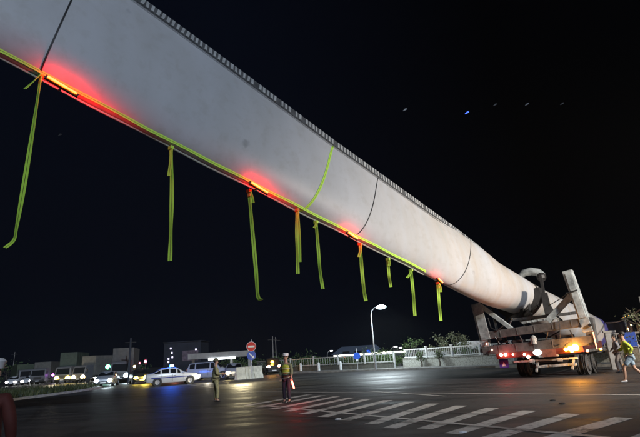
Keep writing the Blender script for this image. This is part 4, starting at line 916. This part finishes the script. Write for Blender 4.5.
treeat(413, 340, 38.5, 1.0, 'small leafy tree at the left end of the white fence', M['leaf'], 900, .15, 1, behind=1)
treeat(453, 338, 38.0, 1.5, 'wide dusty tree above the middle of the white fence', M['leafdry'], 1500, .16, 2, behind=1)
treeat(438, 344, 40.5, .8, 'slim tree just left of the wide dusty tree', M['leafdry'], 600, .15, 3, behind=1)
treeat(474, 346, 44, 1.4, 'dark low tree behind the tank box', M['leaf'], 800, .16, 4, behind=1)
treeat(376, 352, 45.8, 1.7, 'dark bushy tree around the foot of the street lamp', M['leaf'], 1500, .16, 5, behind=1)
treeat(392, 356, 43.5, 1.5, 'low dark tree between the street lamp and the small leafy tree', M['leaf'], 1300, .15, 6, behind=1)
treeat(404, 357, 41.5, .9, 'low shrub-like tree left of the small leafy tree', M['leaf'], 700, .14, 16, behind=1)
treeat(642, 299, 21.5, 1.0, 'sparse leafy tree at the right edge of the road', M['leafdry'], 420, .12, 7, gap=1.6)
for px, Y, lab in ((424, 37.0, 'small climbing shrub on the stone wall, left of the other'), (442, 35.6, 'small climbing shrub on the stone wall, under the wide dusty tree')):
    p = at(px, 356, Y); q_ = along(FL, dist_at(px))[0]; tree((q_.x - .35, q_.y - .4, .14), 1.25, .35, lab, M['leaf'], 260, .12, px, 'climbing shrubs on the stone wall')
for k, (px, top, Y, r) in enumerate(((8, 366, 100, 4), (118, 366, 110, 5), (238, 363, 95, 4), (290, 360, 92, 4), (310, 362, 88, 3))):
    treeat(px, top, Y, r, ['dark round tree at the far left behind the lorries', 'dark tree mass behind the printed lorry', 'dark far tree behind the no-entry sign', 'dark far tree behind the officer in yellow', 'dark far tree left of the warehouse'][k], M['leaf'], 900, .45, 20 + k, 'far trees')
mb = MB(); pA = Vector((0, 0)); L0 = dist_at(300)
for i in range(9000):
    d = random.uniform(dB + 1, dC - 1); p, a_ = along(FL, d); off = random.uniform(.2, 1.2); n2 = Vector((math.sin(a_), -math.cos(a_)))
    q = p + n2 * off; z = .15 + random.random() ** .6 * random.uniform(.6, 1.3); s_ = random.uniform(.08, .18); d1 = Vector((random.gauss(0, 1), random.gauss(0, 1), random.gauss(0, 1))).normalized() * s_; d2 = d1.cross(Vector((random.gauss(0, 1), random.gauss(0, 1), random.gauss(0, 1)))).normalized() * s_ * .5
    P = Vector((q.x, q.y, z)); mb.add([P, P + d1 * .5 + d2, P + d1, P + d1 * .5 - d2], [(0, 1, 2, 3)])
o = mb.build('hedge', M['leaf']); tag(o, 'low dark hedge behind the grey railing fence', 'hedge')
# sagging cable between blade root and the tree pole
pA = at(603, 322.5, 32); pB = at(641, 309, 23.5); mb = MB()
pts = []
for i in range(15):
    t = i / 14; p = pA.lerp(pB, t); p.z -= .25 * math.sin(math.pi * t); pts.append(p)
mb.tube(pts, .035, 5); o = mb.build('overhead_cable', mat('brown_cable', (.22, .15, .12), .6)); tag(o, 'thin brownish cable sagging from the blade root to the pole at the right', 'cable')
e = empty('roadside_pole', (pB.x + .1, pB.y, 0), 0, 'slender grey pole at the right edge holding the sagging cable', 'pole')
mb = MB(); mb.cyl((0, 0, pB.z / 2 + .3), .06, pB.z + .6, 'Z', 10); mb.build('shaft', M['galv'], e, smooth=True)

# ---------------------------------------------------------------- people
def skin_mesh(name, verts, edges, rad, m, parent, root=0, sub=2):
    me = bpy.data.meshes.new(name); me.from_pydata([tuple(v) for v in verts], edges, []); o = bpy.data.objects.new(name, me); COL.objects.link(o)
    md = o.modifiers.new('s', 'SKIN'); md.use_smooth_shade = True; md.branch_smoothing = .6
    for i, r_ in enumerate(rad):
        sv = me.skin_vertices[0].data[i]; sv.radius = (r_, r_) if not isinstance(r_, tuple) else r_; sv.use_root = (i == root)
    o.modifiers.new('u', 'SUBSURF').levels = sub; o.modifiers['u'].render_levels = sub
    dg = bpy.context.evaluated_depsgraph_get(); me2 = bpy.data.meshes.new_from_object(o.evaluated_get(dg)); o.modifiers.clear(); o.data = me2
    me2.materials.clear(); me2.materials.append(m)
    for p in me2.polygons: p.use_smooth = True
    o.parent = parent; return o
def person(loc, rz, label, H, legL, legR, armL, armR, top_m, leg_m, shoe_m, head_turn=0, lean=0., shorts=False, hat=None, belly=0., vest=None, group='people on the road', hold=None, sleeve=True):
    # faces local +Y; leg = (knee, ankle) , arm = (elbow, wrist) as local points
    e = empty('person', loc, rz, label, 'person', group); k = H / 1.75
    V = []; E = []; Rr = []
    def add(p, r_, par=None):
        V.append(Vector(p) * k); Rr.append(r_ * k if not isinstance(r_, tuple) else (r_[0] * k, r_[1] * k))
        if par is not None: E.append((par, len(V) - 1))
        return len(V) - 1
    ly = lean
    pel = add((0, 0, .95), (.145, .11)); wa = add((0, ly * .3, 1.10), (.13, .10 + belly * .5), pel); ch = add((0, ly * .7, 1.30), (.155, .11), wa); nk0 = add((0, ly, 1.44), (.10, .075), ch)
    nk = add((0, ly + .01, 1.51), .055, nk0); h1 = add((0, ly + .02, 1.59), (.068, .08), nk); h2 = add((0, ly + .02, 1.68), (.074, .092), h1); h3 = add((0, ly + .01, 1.735), (.05, .06), h2)
    ns = add((0, ly + .118, 1.625), .012, h1)
    for s, arm in ((-1, armL), (1, armR)):
        sh = add((s * .17, ly, 1.41), .06, nk0 if False else ch); el = add(arm[0], .042, sh); wr = add(arm[1], .028, el)
        dirn = (Vector(arm[1]) - Vector(arm[0])).normalized(); pm = add(Vector(arm[1]) + dirn * .06, (.036, .02), wr)
        sdv = dirn.cross(Vector((0, 1, 0.2))).normalized(); inw = Vector((-s * .3, .8, 0))
        for f in range(4):
            b_ = Vector(arm[1]) + dirn * .10 + sdv * (f - 1.5) * .020; ln = (.032, .038, .035, .027)[f]
            i1 = add(b_, .0095, pm); i2 = add(b_ + dirn * ln + inw * .008, .0085, i1); add(b_ + dirn * ln * 1.7 + inw * .028, .007, i2)
        tb = Vector(arm[1]) + dirn * .05 + sdv * -.045; i1 = add(tb, .011, pm); add(tb + dirn * .035 - sdv * .015 + inw * .015, .009, i1)
    for s, leg in ((-1, legL), (1, legR)):
        hp = add((s * .09, 0, .90), .095, pel); kn = add(leg[0], .058, hp)
        cf = add(Vector(leg[0]).lerp(Vector(leg[1]), .35) + Vector((0, -.015, 0)), .055, kn); an = add(leg[1], .036, cf); add(Vector(leg[1]) + Vector((0, .10, -.055)), .03, an)
    body = skin_mesh('body', V, E, Rr, M['skin'], e)
    def chain(name, items, m):
        V.clear(); E.clear(); Rr.clear()
        idx = {}
        for key, p, r_, par in items: idx[key] = add(p, r_, idx.get(par))
        return skin_mesh(name, V, E, Rr, m, e)
    def mid(a, b, t): return Vector(a).lerp(Vector(b), t)
    slv = .9 if sleeve else .55
    it = [('w0', (0, 0, .92), (.16, .13), None), ('w', (0, ly * .2, 1.03), (.165, .13 + belly * .6), 'w0'), ('w2', (0, ly * .35 + belly * .3, 1.14), (.155, .125 + belly), 'w'), ('c', (0, ly * .7, 1.30), (.175, .13), 'w2'), ('n', (0, ly, 1.435), (.115, .085), 'c')]
    for s, arm, nm in ((-1, armL, 'L'), (1, armR, 'R')):
        it.append(('s' + nm, (s * .175, ly, 1.405), .075, 'c'))
        if sleeve: it += [('e' + nm, arm[0], .055, 's' + nm), ('x' + nm, mid(arm[0], arm[1], .85), .042, 'e' + nm)]
        else: it.append(('x' + nm, mid((s * .175, ly, 1.405), arm[0], .8), .062, 's' + nm))
    it = [(a_, b_, tuple(q_ * 1.10 for q_ in c_) if isinstance(c_, tuple) else c_ * 1.12, d_) for a_, b_, c_, d_ in it]; chain('shirt', it, top_m)
    it = [('p', (0, 0, .97), (.16, .125), None)]
    for s, leg, nm in ((-1, legL, 'L'), (1, legR, 'R')):
        it += [('h' + nm, (s * .092, 0, .87), .105, 'p')]
        if shorts: it.append(('k' + nm, mid((s * .092, 0, .87), leg[0], .85), .088, 'h' + nm))
        else: it += [('k' + nm, leg[0], .078, 'h' + nm), ('a' + nm, mid(leg[0], leg[1], .93), .062, 'k' + nm)]
    chain('shorts' if shorts else 'trousers', it, leg_m)
    for s, leg in ((-1, legL), (1, legR)):
        a_ = Vector(leg[1]); V.clear(); E.clear(); Rr.clear()
        i0 = add(a_ + Vector((0, -.03, .0)), .048); i1 = add(a_ + Vector((0, -.03, -.045)), .045, i0); i2 = add(a_ + Vector((0, .07, -.05)), (.046, .036), i1); add(a_ + Vector((0, .15, -.06)), (.04, .026), i2)
        skin_mesh('shoe', V, E, Rr, shoe_m, e, sub=1)
    mb = MB(); mb.tube([Vector((.190 * math.cos(t), ly * .2 + (.155 + belly * .5) * math.sin(t), .985)) * k for t in [2 * math.pi * i / 20 for i in range(21)]], .020 * k, 6); mb.build('belt', M['blackp'], e, smooth=True)
    hc = Vector((0, ly + .012, 1.66)) * k
    for s in (-1, 1):
        mb = MB(); mb.ball(hc + Vector((s * .028, .085, .0)) * k, .011 * k, 6); mb.build('eye', M['blackp'], e)
        mb = MB(); mb.ball(hc + Vector((s * .08, -.01, -.02)) * k, .028 * k, 8, sc=(.4, .8, 1.2)); mb.build('ear', M['skin'], e)
    mb = MB(); mb.box(hc + Vector((0, .098, -.075)) * k, (.045 * k, .01, .01)); mb.build('mouth', mat('lips', (.3, .1, .08), .5), e)
    mb = MB(); mb.ball(hc + Vector((0, -.022, .028)) * k, .095 * k, 14, sc=(.92, 1.05, .9)); mb.build('hair', M['hair'], e, smooth=True)
    if hat:
        mb = MB(); t_ = .045 * k
        mb.lathe(hc + Vector((0, -.005, .03)) * k, [(0, .102 * k), (t_, .112 * k), (t_ * 1.6, .125 * k), (t_ * 2.3, .09 * k), (t_ * 2.5, .02)], 'Z', 18)
        mb.box(hc + Vector((0, .115, .038)) * k, (.15 * k, .09 * k, .012)); mb.build('cap', hat, e, smooth=True)
    if vest:
        V.clear(); E.clear(); Rr.clear(); it = [('a', (0, ly * .2, .98), (.175, .14), None), ('b', (0, ly * .4, 1.14), (.172, .142), 'a'), ('c', (0, ly * .7, 1.30), (.19, .145), 'b'), ('d', (0, ly, 1.40), (.17, .10), 'c')]
        it = [(a_, b_, (c_[0] * 1.10, c_[1] * 1.10), d_) for a_, b_, c_, d_ in it]; chain('vest', it, vest)
        for z in (1.08, 1.22):
            mb = MB(); mb.tube([Vector((.206 * math.cos(t), ly * .5 + .165 * math.sin(t), z)) * k for t in [2 * math.pi * i / 20 for i in range(21)]], .010 * k, 6); mb.build('reflective_band', mat('reflective_tape', (.6, .62, .6), .3), e)
    return e
LEG = lambda s, y=0., x=0.: ((s * .10 + x, .03 + y, .50), (s * .11 + x * 1.5, y * 1.2, .09))
g1 = gnd(215.5, 402.0)
person((g1.x, g1.y, 0), R(-70), 'officer in khaki uniform standing side-on with hands held at the waist', 1.76, LEG(-1), LEG(1, .05),
       ((-.25, .0, 1.14), (-.13, .24, 1.12)), ((.25, .02, 1.14), (.10, .26, 1.13)), M['khaki'], M['khaki'], M['blackp'], hat=mat('khaki_cap', (.16, .15, .09), .8), belly=.05)
g2 = gnd(287.5, 403)
e = person((g2.x, g2.y, 0), R(160), 'traffic officer in a white cap and yellow vest holding a glowing red wand', 1.76, LEG(-1, .04), LEG(1),
       ((-.24, .03, 1.15), (-.27, .14, .93)), ((.24, -.02, 1.15), (.20, .10, .92)), mat('dull_green_shirt', (.16, .18, .10), .8), M['navy'], M['blackp'], hat=M['capwhite'], vest=mat('yellow_green_vest', (.42, .46, .05), .7, noise=.3, scale=7, bump=.9))
hw = (Matrix.Translation((g2.x, g2.y, 0)) @ Matrix.Rotation(R(160), 4, 'Z')) @ Vector((-.275, .17, .86))
e = empty('light_wand', hw, 0, 'glowing red traffic wand held low by the officer in the yellow vest', 'wand')
mb = MB(); mb.tube([(-.02, 0, .10), (.0, 0, -.02)], .022, 10); mb.build('grip', M['blackp'], e, smooth=True)
mb = MB(); mb.tube([(.0, 0, -.02), (.05, -.01, -.20), (.09, -.02, -.34), (.10, -.02, -.36)], [.03, .036, .032, .01], 10); mb.build('glowing_tube', M['e_wand'], e, smooth=True)
lamp((.2, -.25, -.2), (1, .05, .05), 6, e, .08)
g3 = gnd(636, 383)
person((g3.x, g3.y, 0), R(62), 'man in a bright yellow-green jacket and pale blue shorts striding left', 1.80, ((-.10, .26, .53), (-.11, .30, .12)), ((.10, -.06, .50), (.11, -.34, .16)),
       ((-.25, -.12, 1.16), (-.20, .06, .98)), ((.25, .14, 1.17), (.16, .34, 1.10)), M['hiviz'], M['denim'], mat('white_trainers', (.7, .7, .7), .6), shorts=True, lean=.08)
g4 = gnd(622, 372.5)
person((g4.x, g4.y, 0), R(75), 'person in grey-brown clothes standing beside the gate pillar', 1.76, LEG(-1, .12), LEG(1, -.12),
       ((-.25, -.05, 1.15), (-.20, .12, .98)), ((.25, .05, 1.15), (.2, .2, 1.02)), mat('grey_blue_shirt', (.25, .25, .27), .8), M['greycloth'], M['blackp'])

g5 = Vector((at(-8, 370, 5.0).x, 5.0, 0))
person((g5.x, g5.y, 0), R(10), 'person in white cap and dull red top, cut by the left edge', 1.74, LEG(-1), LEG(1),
       ((-.25, -.02, 1.15), (-.24, .08, .92)), ((.25, -.02, 1.15), (.24, .08, .92)), mat('dull_red_top', (.08, .014, .009), .8, noise=.3), M['navy'], M['blackp'], hat=M['capwhite'])  # red glow on the torso is put into the cloth colour
# ---------------------------------------------------------------- light streaks in the sky, shaped as moths
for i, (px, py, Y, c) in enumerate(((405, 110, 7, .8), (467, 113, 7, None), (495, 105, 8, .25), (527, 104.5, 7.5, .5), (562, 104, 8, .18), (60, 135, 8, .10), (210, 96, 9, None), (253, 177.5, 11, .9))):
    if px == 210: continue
    p = at(px, py, Y); m_ = mat('moth_wing', (c,) * 3, .6) if c else em('blue_sheen_wing', (.05, .15, 1), 1.2)  # streak brightness put into wing colour; the blue one glows by emission
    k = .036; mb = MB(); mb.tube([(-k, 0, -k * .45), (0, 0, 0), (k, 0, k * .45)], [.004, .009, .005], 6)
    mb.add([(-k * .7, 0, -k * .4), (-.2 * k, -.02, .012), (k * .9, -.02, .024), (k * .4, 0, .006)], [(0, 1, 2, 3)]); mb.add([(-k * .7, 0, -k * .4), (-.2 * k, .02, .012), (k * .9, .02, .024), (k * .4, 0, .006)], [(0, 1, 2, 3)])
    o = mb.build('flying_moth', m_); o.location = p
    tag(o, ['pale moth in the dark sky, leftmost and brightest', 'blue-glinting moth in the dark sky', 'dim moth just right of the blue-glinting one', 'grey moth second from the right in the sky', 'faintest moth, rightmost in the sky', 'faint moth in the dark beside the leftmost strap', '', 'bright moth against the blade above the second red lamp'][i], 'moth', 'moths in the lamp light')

# ---------------------------------------------------------------- night haze
hm = bpy.data.materials.new('night_haze'); hm.use_nodes = True; hn = hm.node_tree
for n_ in list(hn.nodes):
    if n_.type == 'BSDF_PRINCIPLED': hn.nodes.remove(n_)
pv = hn.nodes.new('ShaderNodeVolumePrincipled'); pv.inputs['Color'].default_value = (.8, .85, .9, 1); pv.inputs['Density'].default_value = .00028; pv.inputs['Anisotropy'].default_value = .5
hn.links.new(pv.outputs[0], [n_ for n_ in hn.nodes if n_.type == 'OUTPUT_MATERIAL'][0].inputs['Volume'])
mb = MB(); mb.box((0, 50, 10), (320, 240, 22)); o = mb.build('haze', hm); o['kind'] = 'stuff'
